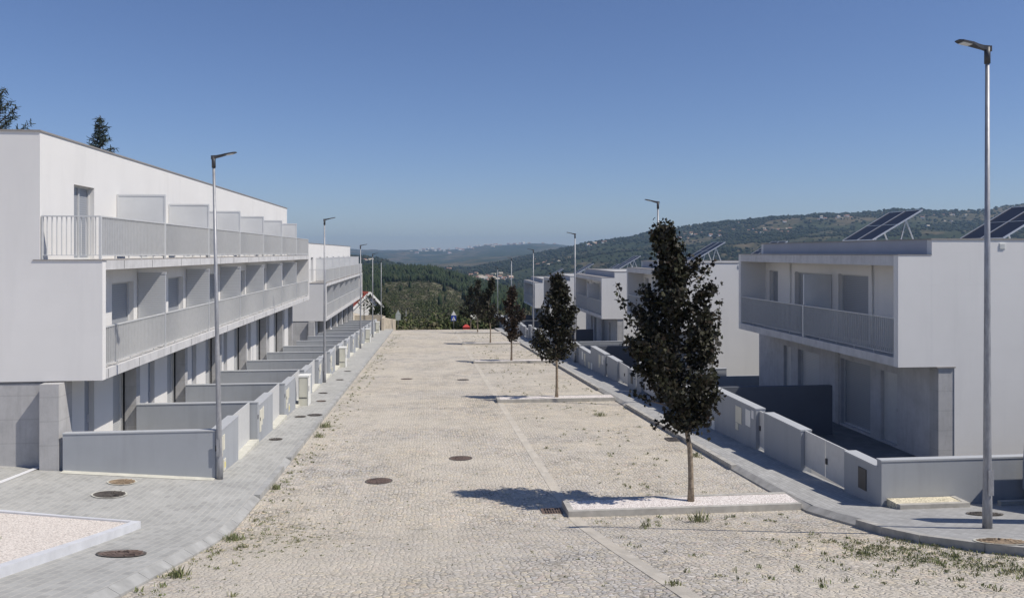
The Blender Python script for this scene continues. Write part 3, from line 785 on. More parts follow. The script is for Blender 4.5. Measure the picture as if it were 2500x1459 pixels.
manhole(1.74, 40.9, .32, road, M['iron'], 'small looking distant cover in the cobbles beside the gutter line')
manhole(-6.6, 17.45, .34, lz, M['iron'], 'dark iron cover with raised rings on the left forecourt paving', M['cement'])
manhole(-6.75, 18.55, .30, lz, M['sandy'], 'sandy brown cover with pale mortar ring on the left forecourt', M['cement'])
manhole(-4.5, 12.35, .34, lz, M['rust'], 'reddish rusty cover in the left paving beside the white kerbed bed')
manhole(8.15, 10.7, .36, rz, M['sandy'], 'sandy oval looking cover in the right pavement below the tall lamp post', M['cement'])
manhole(10.1, 13.7, .30, rz, M['iron'], 'dark cover in the shade on the right paving behind the tall lamp post')
for y, x, c in ((24.6, -4.55, 'first'), (28.9, -4.5, 'second'), (32.9, -4.3, 'third'), (35.4, -4.55, 'fourth'), (40.6, -4.4, 'fifth'), (44.8, -4.45, 'sixth')):
    manhole(x, y, .2, lz, M['iron'] if c != 'third' else M['rust'], f'small round cover by the left garden walls, {c} from the near end', None, 2)
manhole(-4.05, 29.3, .27, lz, M['iron'], 'larger dark cover in the middle of the left pavement')
manhole(8.3, 26.4, .27, rz, M['iron'], 'dark cover in the shaded part of the right pavement', None, 2)
def grate(x, y, wx, wy, mat, label, n=7):
    r = root('drain_grate', (x, y, gz(y)), label, 'drain grate')
    f = MB()
    for a, b, c, d in ((x-wx/2, x+wx/2, y-wy/2, y-wy/2+.03), (x-wx/2, x+wx/2, y+wy/2-.03, y+wy/2), (x-wx/2, x-wx/2+.03, y-wy/2+.03, y+wy/2-.03), (x+wx/2-.03, x+wx/2, y-wy/2+.03, y+wy/2-.03)): f.box(a, b, c, d, gz(y)-.05, gz(y)+.022)
    f.build('frame', mat, r)
    b = MB()
    for i in range(n): q = x-wx/2+.045+(wx-.09)*i/(n-1); b.box(q-.009, q+.009, y-wy/2+.03, y+wy/2-.03, gz(y)-.02, gz(y)+.021)
    b.box(x-wx/2, x+wx/2, y-.012, y+.012, gz(y)-.02, gz(y)+.0205)
    b.build('bars', mat, r); MB().box(x-wx/2+.03, x+wx/2-.03, y-wy/2+.03, y+wy/2-.03, gz(y)-.05, gz(y)+.013).build('pit', M['black'], r); endroot()
grate(2.5, 16.25, .42, .34, M['rust'], 'reddish brown gully grate beside the near tree island')
grate(7.36, 23.75, .36, .5, M['iron'], 'grey gully grate against the right kerb')

# ------------------------------------------------------------------ street lamps
def lamp(x, y, zb, side, label, lean=0, H=7.85):
    r = root('street_lamp', (x, y, zb), label, 'street lamp', 'street lamps')
    r.rotation_euler = (0, lean, 0)
    pts = [(x, y, zb-.02+H*t) for t in (0, .06, .062, .13, .5, 1-.03)]
    MB().tube(pts, [.074, .072, .070, .062, .046, .031], 14).build('pole', M['galv'], r, True)
    MB().box(x-.045, x+.045, y-.092, y-.078, zb+.55, zb+.95).build('access_door', M['galv'], r)
    MB().tube([(x, y, zb+H-.26), (x, y, zb+H-.0)], .046, 14).build('collar', M['dark'], r, True)
    # luminaire: slim tapering blade rising outwards
    a = side
    def q(s, wy, lo, hi): return [(x+a*s, y-wy, zb+H+.0+s*.19+lo), (x+a*s, y+wy, zb+H+s*.19+lo), (x+a*s, y+wy, zb+H+s*.19+hi), (x+a*s, y-wy, zb+H+s*.19+hi)]
    mb = MB(); prof = [(-.05, .045, -.06, .03), (.08, .035, -.05, .015), (.18, .05, -.04, .012), (.28, .085, -.02, .012), (.46, .085, -.016, .010), (.52, .055, -.01, .006)]
    n0 = 0
    for s_, wy, lo, hi in prof: mb.v += q(s_, wy, lo, hi)
    for i in range(len(prof)-1):
        for j in range(4):
            p0 = i*4+j; p1 = i*4+(j+1) % 4; mb.f.append((p0, p1, p1+4, p0+4)); mb.mi.append(0)
    mb.f += [(3, 2, 1, 0), tuple(len(mb.v)-4+j for j in range(4))]; mb.mi += [0, 0]
    hd = mb.build('luminaire', M['dark'], r)
    lb = lambda dz: [(x+a*p, y+q_*.065, zb+H+p*.19+dz) for p, q_ in ((.30, -1), (.45, -1), (.45, 1), (.30, 1))]
    MB().hexa(lb(-.030), lb(-.017)).build('lens', M['lens'], hd)
    endroot(); return r
o6 = ['nearest', 'second', 'third', 'fourth', 'fifth', 'farthest']
for (x, y), nm in zip([(-4.84, 19.3), (-5.0, 39.4), (-5.18, 62.0), (-5.28, 76.8), (-5.35, 91.6)], o6[:4]+['farthest']):
    lamp(x, y, lz(-4.8, y), 1, f'{nm} galvanised street lamp on the left pavement, head reaching right over the road', R(-1.1) if y < 30 else 0, 7.5 if y < 30 else 7.85)
for y, nm in zip([12.05, 30.6, 48.5, 68.2, 86.5, 104], o6):
    lamp(8.93 if y < 20 else 8.9, y, rz(9, min(y, 93))-(0 if y < 94 else 1.0), -1, f'{nm} galvanised street lamp on the right pavement, head reaching left over the road', 0, 7.72 if y < 20 else 7.85)
lamp(-4.4, 157, -18.6, 1, 'lone distant street lamp beyond the street end, in front of the pine slope')

# ------------------------------------------------------------------ trees
LEAF = np.array([(0, 0, 0), (.28, .10, .02), (.55, .02, 0), (.40, .30, .03), (.62, .62, -.03), (.28, .58, .04), (0, 1.05, -.05), (-.28, .58, .04), (-.62, .62, -.03), (-.40, .30, .03), (-.55, .02, 0), (-.28, .10, .02)])
def rot_rand(n, up=.3):
    """random orthonormal frames, n x 3 x 3"""
    a = rng.normal(size=(n, 3)); a[:, 2] -= up; a /= np.linalg.norm(a, axis=1)[:, None]
    b = rng.normal(size=(n, 3)); b -= (a*b).sum(1)[:, None]*a; b /= np.linalg.norm(b, axis=1)[:, None]
    c = np.cross(a, b); return np.stack([b, a, c], 2)       # columns: x=b, y=a, z=c
def leaves_obj(name, P, size, mat, parent, shape=LEAF, up=.3, org=None):
    n = len(P); k = len(shape); Rm = rot_rand(n, up)
    sz = size*(.5+.8*rng.random(n))
    V = np.einsum('nij,kj->nki', Rm, shape)*sz[:, None, None]+P[:, None, :]
    V -= np.array(org if org is not None else ORG)[None, None, :]
    me = bpy.data.meshes.new(name); me.vertices.add(n*k); me.vertices.foreach_set('co', V.reshape(-1).astype(np.float32))
    me.loops.add(n*k); me.loops.foreach_set('vertex_index', np.arange(n*k, dtype=np.int32))
    me.polygons.add(n); me.polygons.foreach_set('loop_start', np.arange(0, n*k, k, dtype=np.int32)); me.polygons.foreach_set('loop_total', np.full(n, k, dtype=np.int32))
    me.materials.append(mat); me.update(calc_edges=True); me.validate()
    o = bpy.data.objects.new(name, me); COL.objects.link(o)
    if parent: o.parent = parent
    return o
def maple(x, y, zb, H, prof, nl, label, leafsize=.1, lean=(0, 0), mat='maple', shoots=(), nb=46, seed=1, cb=.22, trunk_r=.062):
    """prof: list of (height fraction, left half width, right half width, centre offset)"""
    global rng; rng = np.random.default_rng(seed); rd = random.Random(seed)
    r = root('street_tree', (x, y, zb), label, 'tree', 'street trees in the parking bays')
    def at(t): return [lerp([(p[0], p[i]) for p in prof], t) for i in (1, 2, 3)]
    def cen(t):
        l, rr, c = at(t); b = min(1, t/cb)
        return Vector((x+c*b+.015*math.sin(9*t), y+.03*math.sin(5*t), zb+H*t))
    tr = MB(); ts = frange(0, .96, 16)
    tr.tube([cen(t) for t in ts], [trunk_r*(1.25 if t == 0 else 1)*(1-.82*t) for t in ts], 9)
    pts = []
    for i in range(nb):
        t0 = cb+(.93-cb)*(i/nb)**1.0*rd.uniform(.93, 1.07); t0 = min(.93, max(cb, t0))
        az = rd.uniform(0, 2*math.pi)+i*2.4
        rise = rd.uniform(.06, .17); te = min(.97, t0+rise)
        l, rr, c = at(te); ca, sa = math.cos(az), math.sin(az)
        wv = (rr if ca > 0 else l)*abs(ca)+.5*(l+rr)*abs(sa)
        rad = wv*rd.uniform(.72, 1.03)
        a = cen(t0); e = cen(te)+Vector((ca*rad, sa*rad*.9, rd.uniform(-.08, .1)))
        m1 = a.lerp(e, .45)+Vector((0, 0, -.12*(e-a).length)); L = (e-a).length
        chain = [a, a.lerp(m1, .5)+Vector((rd.uniform(-.03, .03), 0, 0)), m1, m1.lerp(e, .5)+Vector((rd.uniform(-.04, .04), 0, .03)), e]
        tr.tube(chain, [.018, .014, .011, .007, .003], 5, cap=False)
        m = max(6, int(nl/nb*(.45+.9*L)))
        for q in range(m):
            f = rd.random()**.42; k = f*4; j = min(3, int(k)); p = chain[j].lerp(chain[j+1], k-j)
            s = .04+.10*rd.random()
            g3 = [max(-1.7, min(1.7, rd.gauss(0, 1)))*s for _ in range(3)]; pts.append(p+Vector(g3))
    for q in range(int(nl*.10)):                      # leaves on the leader
        t = rd.uniform(cb+.03, .985); s = .11*(1.15-t); p = cen(t); pts.append(p+Vector((rd.gauss(0, s), rd.gauss(0, s), rd.gauss(0, .05))))
    for (tx, t0, dx, dy, up, n) in shoots:            # long sparse shoots leaving the crown
        a = cen(t0)+Vector((tx, 0, 0)); e = a+Vector((dx, dy, up)); c = a.lerp(e, .5)+Vector((dx*.12, 0, -up*.08))
        ch = [a.lerp(c, f).lerp(c.lerp(e, f), f) for f in frange(0, 1, 8)]
        tr.tube([cen(t0-.03)]+ch, [.014, .012, .011, .009, .008, .007, .006, .005, .004][:len(ch)+1], 5, cap=False)
        for i in range(n):
            f = (i+.5)/n*7; j = min(6, int(f)); p = ch[j].lerp(ch[j+1], f-j); s = .028+.05*(1-f/7)
            for _ in range(2): pts.append(p+Vector((rd.gauss(0, s), rd.gauss(0, s), rd.gauss(0, s))))
    tr.build('trunk', M['bark'], r, True)
    leaves_obj('crown', np.array([tuple(p) for p in pts]), leafsize, M[mat], r, up=.9)
    endroot(); return r
PR1 = [(0, .1, .1, 0), (.2, .15, .15, -.04), (.29, .28, .26, -.12), (.32, .42, .36, -.17), (.38, .72, .58, -.28), (.45, .90, .74, -.31), (.55, .92, .78, -.32), (.62, .84, .80, -.29), (.70, .74, .70, -.30), (.76, .60, .54, -.30), (.82, .34, .50, -.26), (.88, .24, .42, -.36), (.94, .19, .16, -.54), (1, .05, .05, -.58)]
maple(5.41, 16.2, gz(16.2)+.12, 5.78, PR1, 10400, 'nearest dark purple leaved street tree, leafy to head height, with long side shoots', .082,
      shoots=[(-.55, .53, -.68, .1, 1.5, 40), (-.6, .48, -.45, -.1, .75, 22), (-.5, .56, -.3, .1, .9, 18), (.80, .50, .16, 0, 1.3, 30), (.7, .44, .28, .1, 1.0, 22), (.40, .80, .42, .1, .38, 16), (-.5, .36, -.55, -.1, .25, 18), (.6, .5, .3, 0, .65, 14), (-.3, .3, -.35, 0, -.12, 10)], nb=54, seed=8, cb=.25)
PR2 = [(0, .1, .1, 0), (.27, .18, .18, 0), (.36, .70, .62, -.02), (.45, .92, .80, -.04), (.55, .80, .78, -.05), (.66, .65, .72, -.05), (.78, .42, .58, -.02), (.9, .25, .3, .0), (1, .08, .08, .02)]
maple(5.25, 32.8, gz(32.8)+.12, 5.1, PR2, 5200, 'second dark street tree, rounded crown on a thin bare trunk', .10, shoots=[(-.3, .6, -.5, 0, .55, 14), (.5, .5, .45, 0, .4, 12), (.55, .62, .3, 0, .5, 12)], nb=44, seed=11, cb=.28)
PR3 = [(0, .1, .1, 0), (.25, .16, .16, 0), (.36, .55, .62, .05), (.5, .75, .8, .1), (.65, .62, .66, .05), (.8, .35, .4, 0), (1, .08, .08, 0)]
maple(5.16, 50.2, gz(50.2)+.12, 4.7, PR3, 2300, 'third street tree, looser brownish crown', .12, mat='maple2', shoots=[(-.2, .7, -.35, 0, .5, 10), (.3, .6, .5, 0, .5, 10)], nb=30, seed=21, cb=.26)
PR4 = [(0, .1, .1, 0), (.24, .2, .2, 0), (.34, .85, .75, -.1), (.5, 1.1, .95, -.15), (.65, .9, .8, -.1), (.8, .55, .45, 0), (1, .1, .1, .1)]
maple(5.14, 67.3, gz(67.3)+.12, 5.5, PR4, 2400, 'fourth street tree, broad dark crown before the pine slope', .13, seed=31, nb=34, cb=.25)
maple(5.1, 84.4, gz(84.4)+.12, 5.6, PR3, 1700, 'farthest street tree, small dark crown at the end of the street', .14, seed=41, nb=30, cb=.25)
maple(5.1, 98.5, gz(93)-.6, 5.4, PR4, 1500, 'dark tree just beyond the end of the street, only its crown showing', .15, seed=42, nb=30, cb=.25)
# stand-ins added unseen past the right edge, shaped for the shadows they throw
r = root('shadow_caster_car', (12.8, 12.8, rz(12.8, 12.8)), 'unseen grey car added past the right edge to throw a shadow on the forecourt', 'car')
cz = lambda y, h: rz(12.8, 12.8)-.22*(y-12.8)*.0+(rz(12.8, 14.6)-rz(12.8, 11.0))/3.6*(y-12.8)+h
prof_ = [(10.65, .3), (10.65, .75), (10.9, .95), (11.9, 1.02), (12.5, 1.5), (14.5, 1.52), (14.95, 1.22), (14.99, .8), (14.99, .3)]
mb = MB()
for side, xx in ((0, 11.87), (1, 13.65)):
    f = [(xx, y, cz(y, h)) for y, h in prof_]; mb.quad(f if side == 0 else f[::-1])
for (ya_, ha), (yb_, hb) in zip(prof_, prof_[1:]+prof_[:1]): mb.quad([(11.87, ya_, cz(ya_, ha)), (13.65, ya_, cz(ya_, ha)), (13.65, yb_, cz(yb_, hb)), (11.87, yb_, cz(yb_, hb))])
mb.build('body', M['door'], r)
for yw in (11.45, 14.1):
    for xw in (11.85, 13.45): MB().tube([(xw, yw, cz(yw, .31)), (xw+.22, yw, cz(yw, .31))], .31, 18).build('wheel', M['dark'], r)
for sx_, xx in ((0, 11.865), (1, 13.655)): MB().quad([(xx, 12.35, cz(12.35, 1.0)), (xx, 12.75, cz(12.75, 1.38)), (xx, 13.95, cz(13.95, 1.38)), (xx, 14.4, cz(14.4, 1.0))]).build('window', M['glass'], r)
endroot()
r = root('utility_cabinet', (10.35, 12.4, rz(10.3, 12.4)), 'unseen tall block added past the right edge to throw a shadow on the forecourt', 'cabinet')  # invented unseen block, sized for the shadow wedge by the lamp post
MB().box(10.25, 10.6, 12.15, 12.7, rz(10, 12.7)-.1, rz(10, 12.4)+2.3).build('shell', M['cab'], r)
MB().box(10.235, 10.249, 12.2, 12.65, rz(10, 12.4)+.2, rz(10, 12.4)+2.2).build('door', M['cabw'], r)
endroot()

QUAD = np.array([(-.5, 0, 0), (.5, 0, 0), (.35, 1, .1), (-.35, 1, .1)])
def conifer(x, y, zb, H, rad, label, nl, seed, droop=.1, up=.35):
    global rng; rng = np.random.default_rng(seed); rd = random.Random(seed)
    r = root('conifer_tree', (x, y, zb), label, 'tree', 'conifers behind the left row')
    tr = MB(); tr.tube([(x, y, zb+H*t) for t in frange(0, 1, 8)], [.28*(1-t)+.015 for t in frange(0, 1, 8)], 8)
    pts = []; nb = 90
    for i in range(nb):
        t = .25+.74*i/nb; L = rad*(1-t)**.75*rd.uniform(.55, 1.1)*1.5
        az = i*2.39996; d = Vector((math.cos(az), math.sin(az), up+rd.uniform(-.15, .25)))
        a = Vector((x, y, zb+H*t)); ch = [a+d*(L*f)+Vector((0, 0, .10*L*f*f*2-.1*L*f)) for f in frange(0, 1, 6)]
        tr.tube(ch, [.05*(1-f)+.01 for f in frange(0, 1, 6)], 4, cap=False)
        for q in range(int(nl/nb*(.3+L/rad))):
            f = rd.random()**.6*5; j = min(4, int(f)); p = ch[j].lerp(ch[j+1], f-j); s = .05+.10*(1-f/5)*L*.6
            pts.append(p+Vector((rd.gauss(0, s), rd.gauss(0, s), rd.gauss(0, s*.5)-.04)))
    tr.build('trunk', M['barkd'], r, True)
    sh = QUAD*np.array([.16, 1, 1]); leaves_obj('crown', np.array([tuple(p) for p in pts]), .26, M['cedar'], r, shape=sh, up=.2); endroot()
conifer(-21.4, 55, -5, 14.0, 2.3, 'pointed dark conifer rising behind the roof of the near left row', 9000, 5)
conifer(-23.45, 46, -5, 14.1, 3.3, 'dark conifer at the left picture edge behind the roof', 11000, 6, up=.8)

# woods and scrub: masses nobody could count
ICO = None
def ico_pts(sub):
    bm = bmesh.new(); bmesh.ops.create_icosphere(bm, subdivisions=sub, radius=1); v = np.array([tuple(q.co) for q in bm.verts]); f = np.array([[q.index for q in fc.verts] for fc in bm.faces]); bm.free(); return v, f
def mass(name, C, size, mat, label, cat, jag=.35, sub=1, seed=1, cone=0, inst=True):
    rg = np.random.default_rng(seed); v, f = ico_pts(sub); n = len(C); k = len(v)
    C = np.array(C); Z = np.array(size)
    V = v[None]*(1+jag*rg.normal(size=(n, k, 1)))
    if cone: V = V*np.stack([1-cone*.5*(V[..., 2]+1)]*2+[np.ones_like(V[..., 2])], -1)
    V = V*Z[:, None, :]+C[:, None, :]
    Fc = (f[None]+np.arange(n)[:, None, None]*k).reshape(-1, 3)
    me = bpy.data.meshes.new(name); me.vertices.add(n*k); me.vertices.foreach_set('co', V.reshape(-1).astype(np.float32))
    m = len(Fc); me.loops.add(m*3); me.loops.foreach_set('vertex_index', Fc.reshape(-1).astype(np.int32))
    me.polygons.add(m); me.polygons.foreach_set('loop_start', np.arange(0, m*3, 3, dtype=np.int32)); me.polygons.foreach_set('loop_total', np.full(m, 3, dtype=np.int32))
    me.materials.append(mat); me.update(calc_edges=True)
    o = bpy.data.objects.new(name, me); COL.objects.link(o); tag(o, label, cat, None, 'stuff'); return o
rd = random.Random(99)
C = []; Z = []
for i in range(21000):       # pine slope
    px = rd.uniform(840, 1560); d = 345+(900-345)*rd.random()**.8
    if d < 600 and 925 < px < 1112+(600-d)*.22 and rd.random() < .995: continue
    X, Y, z = far_pt(px, d)
    if noise.noise(Vector((X*.02, Y*.02, 1))) < -.42 and d < 600: continue
    h = rd.uniform(1.8, 4.6)*(.8+.5*noise.noise(Vector((X*.01, Y*.01, 5)))); wd = h*rd.uniform(.3, .6)
    C.append((X, Y, z+h*.8)); Z.append((wd, wd, h))
mass('pine_wood', C, Z, M['pine'], 'dark green pine wood covering the slope beyond the end of the street', 'wood', .28, 1, 2, cone=.5)
C = []; Z = []
for i in range(46000):       # woods on the far hills
    px = rd.uniform(700, 2700); d = rd.uniform(1250, 2750)
    X, Y, z = far_pt(px, d)
    q = noise.fractal(Vector((X*.0032, Y*.0032, 9)), 1, 2, 4)
    if q < -.06+.16*max(0, (z-60)/60) and rd.random() < .9: continue
    h = rd.uniform(1.6, 4.4)*(1.15 if d > 2000 else 1); C.append((X, Y, z+h*.5)); Z.append((h*rd.uniform(.6, 1.6), h*rd.uniform(.6, 1.6), h*rd.uniform(.6, 1)))
mass('hillside_wood', C, Z, M['farwood'], 'patches of woodland scattered over the far hills', 'wood', .3, 1, 3)
# near scrub below the street end
NOISELEAF = QUAD*np.array([.7, 1, 1])
def scrub_mass(name, spots, mat, label, seed, nper, leaf):
    global rng; rng = np.random.default_rng(seed); P = []
    for (X, Y, z, rx, rzv) in spots:
        n = int(nper*rx*rzv); u = rng.normal(size=(n, 3)); u /= np.linalg.norm(u, axis=1)[:, None]; u *= (.55+.5*rng.random((n, 1)))
        u[:, 2] = np.abs(u[:, 2])*1.1-.1
        lump = 1+.25*np.sin(u[:, :1]*7+X)+.2*np.sin(u[:, 1:2]*9+Y)
        P.append(np.array([X, Y, z])+u*lump*np.array([rx, rx, rzv]))
    o = leaves_obj(name, np.concatenate(P), leaf, mat, None, shape=NOISELEAF, org=(0, 0, 0)); tag(o, label, 'scrub', None, 'stuff')
sp1 = []; sp2 = []
for i in range(330):
    px = rd.uniform(860, 1420); d = 100+240*rd.random()**1.15
    X, Y, z = far_pt(px, d)
    s = rd.uniform(1.2, 3.0)*(.8+d/300)
    if px > 930 or d > 150: (sp2 if rd.random() < .28 else sp1).append((X, Y, z, s, s*rd.uniform(.6, 1.0)))
for i in range(2200):        # rough low scrub on the open slope
    px = rd.uniform(925, 1160); d = rd.uniform(250, 590); X, Y, z = far_pt(px, d); s = rd.uniform(.5, 1.9)
    (sp2 if rd.random() < .5 else sp1).append((X, Y, z, s, s*.7))
scrub_mass('green_scrub', sp1, M['scrub'], 'green bushes and young trees on the bank below the street end', 8, 55, .42)
scrub_mass('dry_scrub', sp2, M['dryscrub'], 'pale dry scrub on the bank below the street end', 9, 40, .38)
# weeds in the paving
def blades(name, spots, mat, label, seed, cat='weeds', kind='stuff', group=None):
    rr = random.Random(seed); mb = MB()
    for (x, y, z, rad, h, n) in spots:
        for i in range(n):
            a = rr.uniform(0, 2*math.pi); q = rad*rr.random()**.7; bx_, by_ = x+q*math.cos(a), y+q*math.sin(a)
            hh = h*rr.uniform(.25, .8); l = rr.uniform(-.6, .6)*hh; l2 = rr.uniform(-.6, .6)*hh; wv = rr.uniform(.004, .010)
            ca, sa = math.cos(a+1.3)*wv, math.sin(a+1.3)*wv
            zz = z+(gz(by_)-gz(y))
            mb.quad([(bx_-ca, by_-sa, zz), (bx_+ca, by_+sa, zz), (bx_+l*.5+ca*1.4, by_+l2*.5+sa*1.4, zz+hh*.6), (bx_+l, by_+l2, zz+hh)])
    loc = (spots[0][0], spots[0][1], spots[0][2]) if kind is None else (0, 0, 0)
    o = mb.build(name, mat, org=Vector(loc)); o.location = loc; tag(o, label, cat, group, kind); return o
sp = []
rw = random.Random(5)
def wr(x, y, rad, h, n): sp.append((x, y, gz(y)+.005, rad, h, n))
for i in range(760):        # parking bays: scattered tufts
    x = rw.uniform(3.1, 7.5); y = 8+80*rw.random()**1.4
    if noise.noise(Vector((x*.5, y*.35, 2))) < -.05: continue
    wr(x, y, rw.uniform(.03, .13), rw.uniform(.03, .10), rw.randint(7, 20))
for i in range(420):        # left kerb edge
    x = -3.6+abs(rw.gauss(0, .42)); y = 8.5+75*rw.random()**1.5
    wr(x, y, rw.uniform(.03, .11), rw.uniform(.03, .09), rw.randint(6, 18))
for i in range(150):        # mossy patch in the cobbles on the left
    wr(-2.6+rw.gauss(0, .7), 14.6+rw.gauss(0, 1.1), rw.uniform(.03, .09), .025, 12)
for i in range(380):        # grassy patch by the near right kerb
    x = 6.9+rw.gauss(0, .65); y = 10.5+rw.gauss(0, .8)-.45*(x-7)
    wr(min(x, krr(y)-.05), y, rw.uniform(.05, .14), rw.uniform(.02, .06), 12)
for i in range(90):
    x = 7.4+rw.gauss(0, .25); y = 8.7+rw.gauss(0, .35); wr(x, y, .1, .08, 16)
for i in range(120): wr(rw.uniform(-3.3, 2.6), 8+16*rw.random(), .04, .03, 7)
blades('weeds', sp, M['weed'], 'small weeds growing between the cobbles and along the kerbs', 1)
for k, (x, y, rad, h, n, zf, lab) in enumerate([
    (5.15, 14.9, .22, .30, 90, road, 'grey green weed clump in front of the nearest tree island, right of the trunk'),
    (4.0, 14.5, .10, .16, 40, road, 'thin upright weed in the cobbles in front of the nearest tree island'),
    (7.25, 21.3, .16, .18, 70, road, 'green tuft against the right kerb behind the nearest tree'),
    (-3.35, 11.2, .12, .22, 60, road, 'leafy weed at the left kerb near the bottom edge'),
    (-3.45, 27.4, .22, .26, 90, road, 'green weed bush at the left kerb beside the large pavement cover'),
    (-3.4, 25.6, .18, .20, 80, road, 'lower green weed bush at the left kerb, nearer of the pair'),
    (-3.5, 19.0, .13, .18, 60, road, 'green weed at the left kerb level with the near lamp post'),
    (-3.45, 14.7, .22, .18, 110, road, 'spreading weed along the left kerb in the foreground'),
    (6.2, 28.6, .25, .2, 80, road, 'fresh green weed in the second parking bay'),
    (-6.4, 12.6, .12, .14, 50, lambda a, b: lz(a, b)+.1, 'small weed in the pinkish gravel bed'),
    (10.1, 15.0, .10, .16, 60, lambda a, b: -5.0, 'small plant in the gravel strip under the right wall'),
    (2.9, 9.3, .13, .10, 50, road, 'weed in the gutter line at the bottom edge'),
    ]):
    blades('weed_clump', [(x, y, zf(x, y), rad, h, n)], M['weed'], lab, 60+k, 'weed', None, 'weed clumps')

# ------------------------------------------------------------------ road signs at the street end
def signpost(x, y, zb, front, label):
    r = root('road_sign', (x, y, zb), label, 'road sign')
    MB().tube([(x, y, zb-.3), (x, y, zb+2.25)], .03, 8).build('pole', M['galv'], r, True)
    ys = -1
    m1 = M['signblue'] if front else M['signback']
    sq = MB().box(x-.30, x+.30, y-.045, y-.03, zb+1.02, zb+1.62).build('square_plate', m1, r)
    tri = lambda s, yy0, yy1, zc: ([(x-.33*s, yy0, zc-.19*s), (x+.33*s, yy0, zc-.19*s), (x+.33*s, yy1, zc-.19*s), (x-.33*s, yy1, zc-.19*s)], [(x-.005, yy0, zc+.38*s), (x+.005, yy0, zc+.38*s), (x+.005, yy1, zc+.38*s), (x-.005, yy1, zc+.38*s)])
    t = MB().hexa(*tri(1, y-.045, y-.03, zb+1.84)).build('triangle_plate', M['signred'] if front == 2 else M['signback'], r)
    if front:
        MB().hexa(*tri(.80, y-.052, y-.046, zb+1.84)).build('triangle_face', M['signwhite'], t)
        MB().hexa([(x-.23, y-.052, zb+1.09), (x+.23, y-.052, zb+1.09), (x+.23, y-.046, zb+1.09), (x-.23, y-.046, zb+1.09)], [(x-.005, y-.052, zb+1.53), (x+.005, y-.052, zb+1.53), (x+.005, y-.046, zb+1.53), (x-.005, y-.046, zb+1.53)]).build('white_triangle', M['signwhite'], sq)
        p = MB(); yy = y-.058
        p.bar((x, yy, zb+1.36), (x+.01, yy, zb+1.24), .035, .01); p.bar((x+.01, yy, zb+1.24), (x+.07, yy, zb+1.12), .025, .01); p.bar((x+.01, yy, zb+1.24), (x-.06, yy, zb+1.12), .025, .01)
        p.bar((x, yy, zb+1.34), (x+.07, yy, zb+1.26), .02, .01); p.bar((x, yy, zb+1.34), (x-.06, yy, zb+1.27), .02, .01); p.box(x-.022, x+.022, yy-.004, yy+.004, zb+1.375, zb+1.42)
        p.build('walking_figure', M['dark'], sq)
    endroot()
signpost(2.9, 94.5, -9.0, 1, 'blue square pedestrian crossing sign with a triangle above, at the street end')
signpost(-3.6, 95.5, -8.95, 0, 'grey back of a triangular and square road sign at the street end')
# red barrier box, beige wall, post near the crest
r = root('waste_bin', (4.45, 96, -9.3), 'small red container beyond the end of the street, right of the blue sign', 'container')
MB().box(4.05, 4.85, 95.7, 96.3, -9.6, -8.85).build('body', M['redplast'], r)
MB().hexa([(4.0, 95.65, -8.85), (4.9, 95.65, -8.85), (4.9, 96.35, -8.85), (4.0, 96.35, -8.85)], [(4.3, 95.9, -8.55), (4.6, 95.9, -8.55), (4.6, 96.1, -8.55), (4.3, 96.1, -8.55)]).build('lid', M['redplast'], r); endroot()
r = root('block_wall', (6.2, 108, -11), 'beige rendered wall end beyond the street, behind the far trees', 'wall')
MB().box(5.8, 7.0, 108, 114, -12, -8.9).build('wall', M['beige'], r); MB().box(5.75, 7.05, 107.95, 114.05, -8.9, -8.8).build('coping', M['cement'], r); endroot()
r = root('retaining_wall', (-4.9, 94, -9), 'beige concrete retaining wall at the far end of the left pavement', 'wall')
MB().box(-8.4, -5.2, 92.5, 92.75, -10, -7.1).box(-5.2, -4.95, 89.5, 92.75, -10, -7.2).hexa([(-5.2, 92.75, -11), (-3.95, 97, -11), (-3.95, 97.3, -11), (-5.2, 93.1, -11)], [(-5.2, 92.75, -7.4), (-3.95, 97, -8.0), (-3.95, 97.3, -8.0), (-5.2, 93.1, -7.4)]).build('wall', M['beige'], r)
endroot()
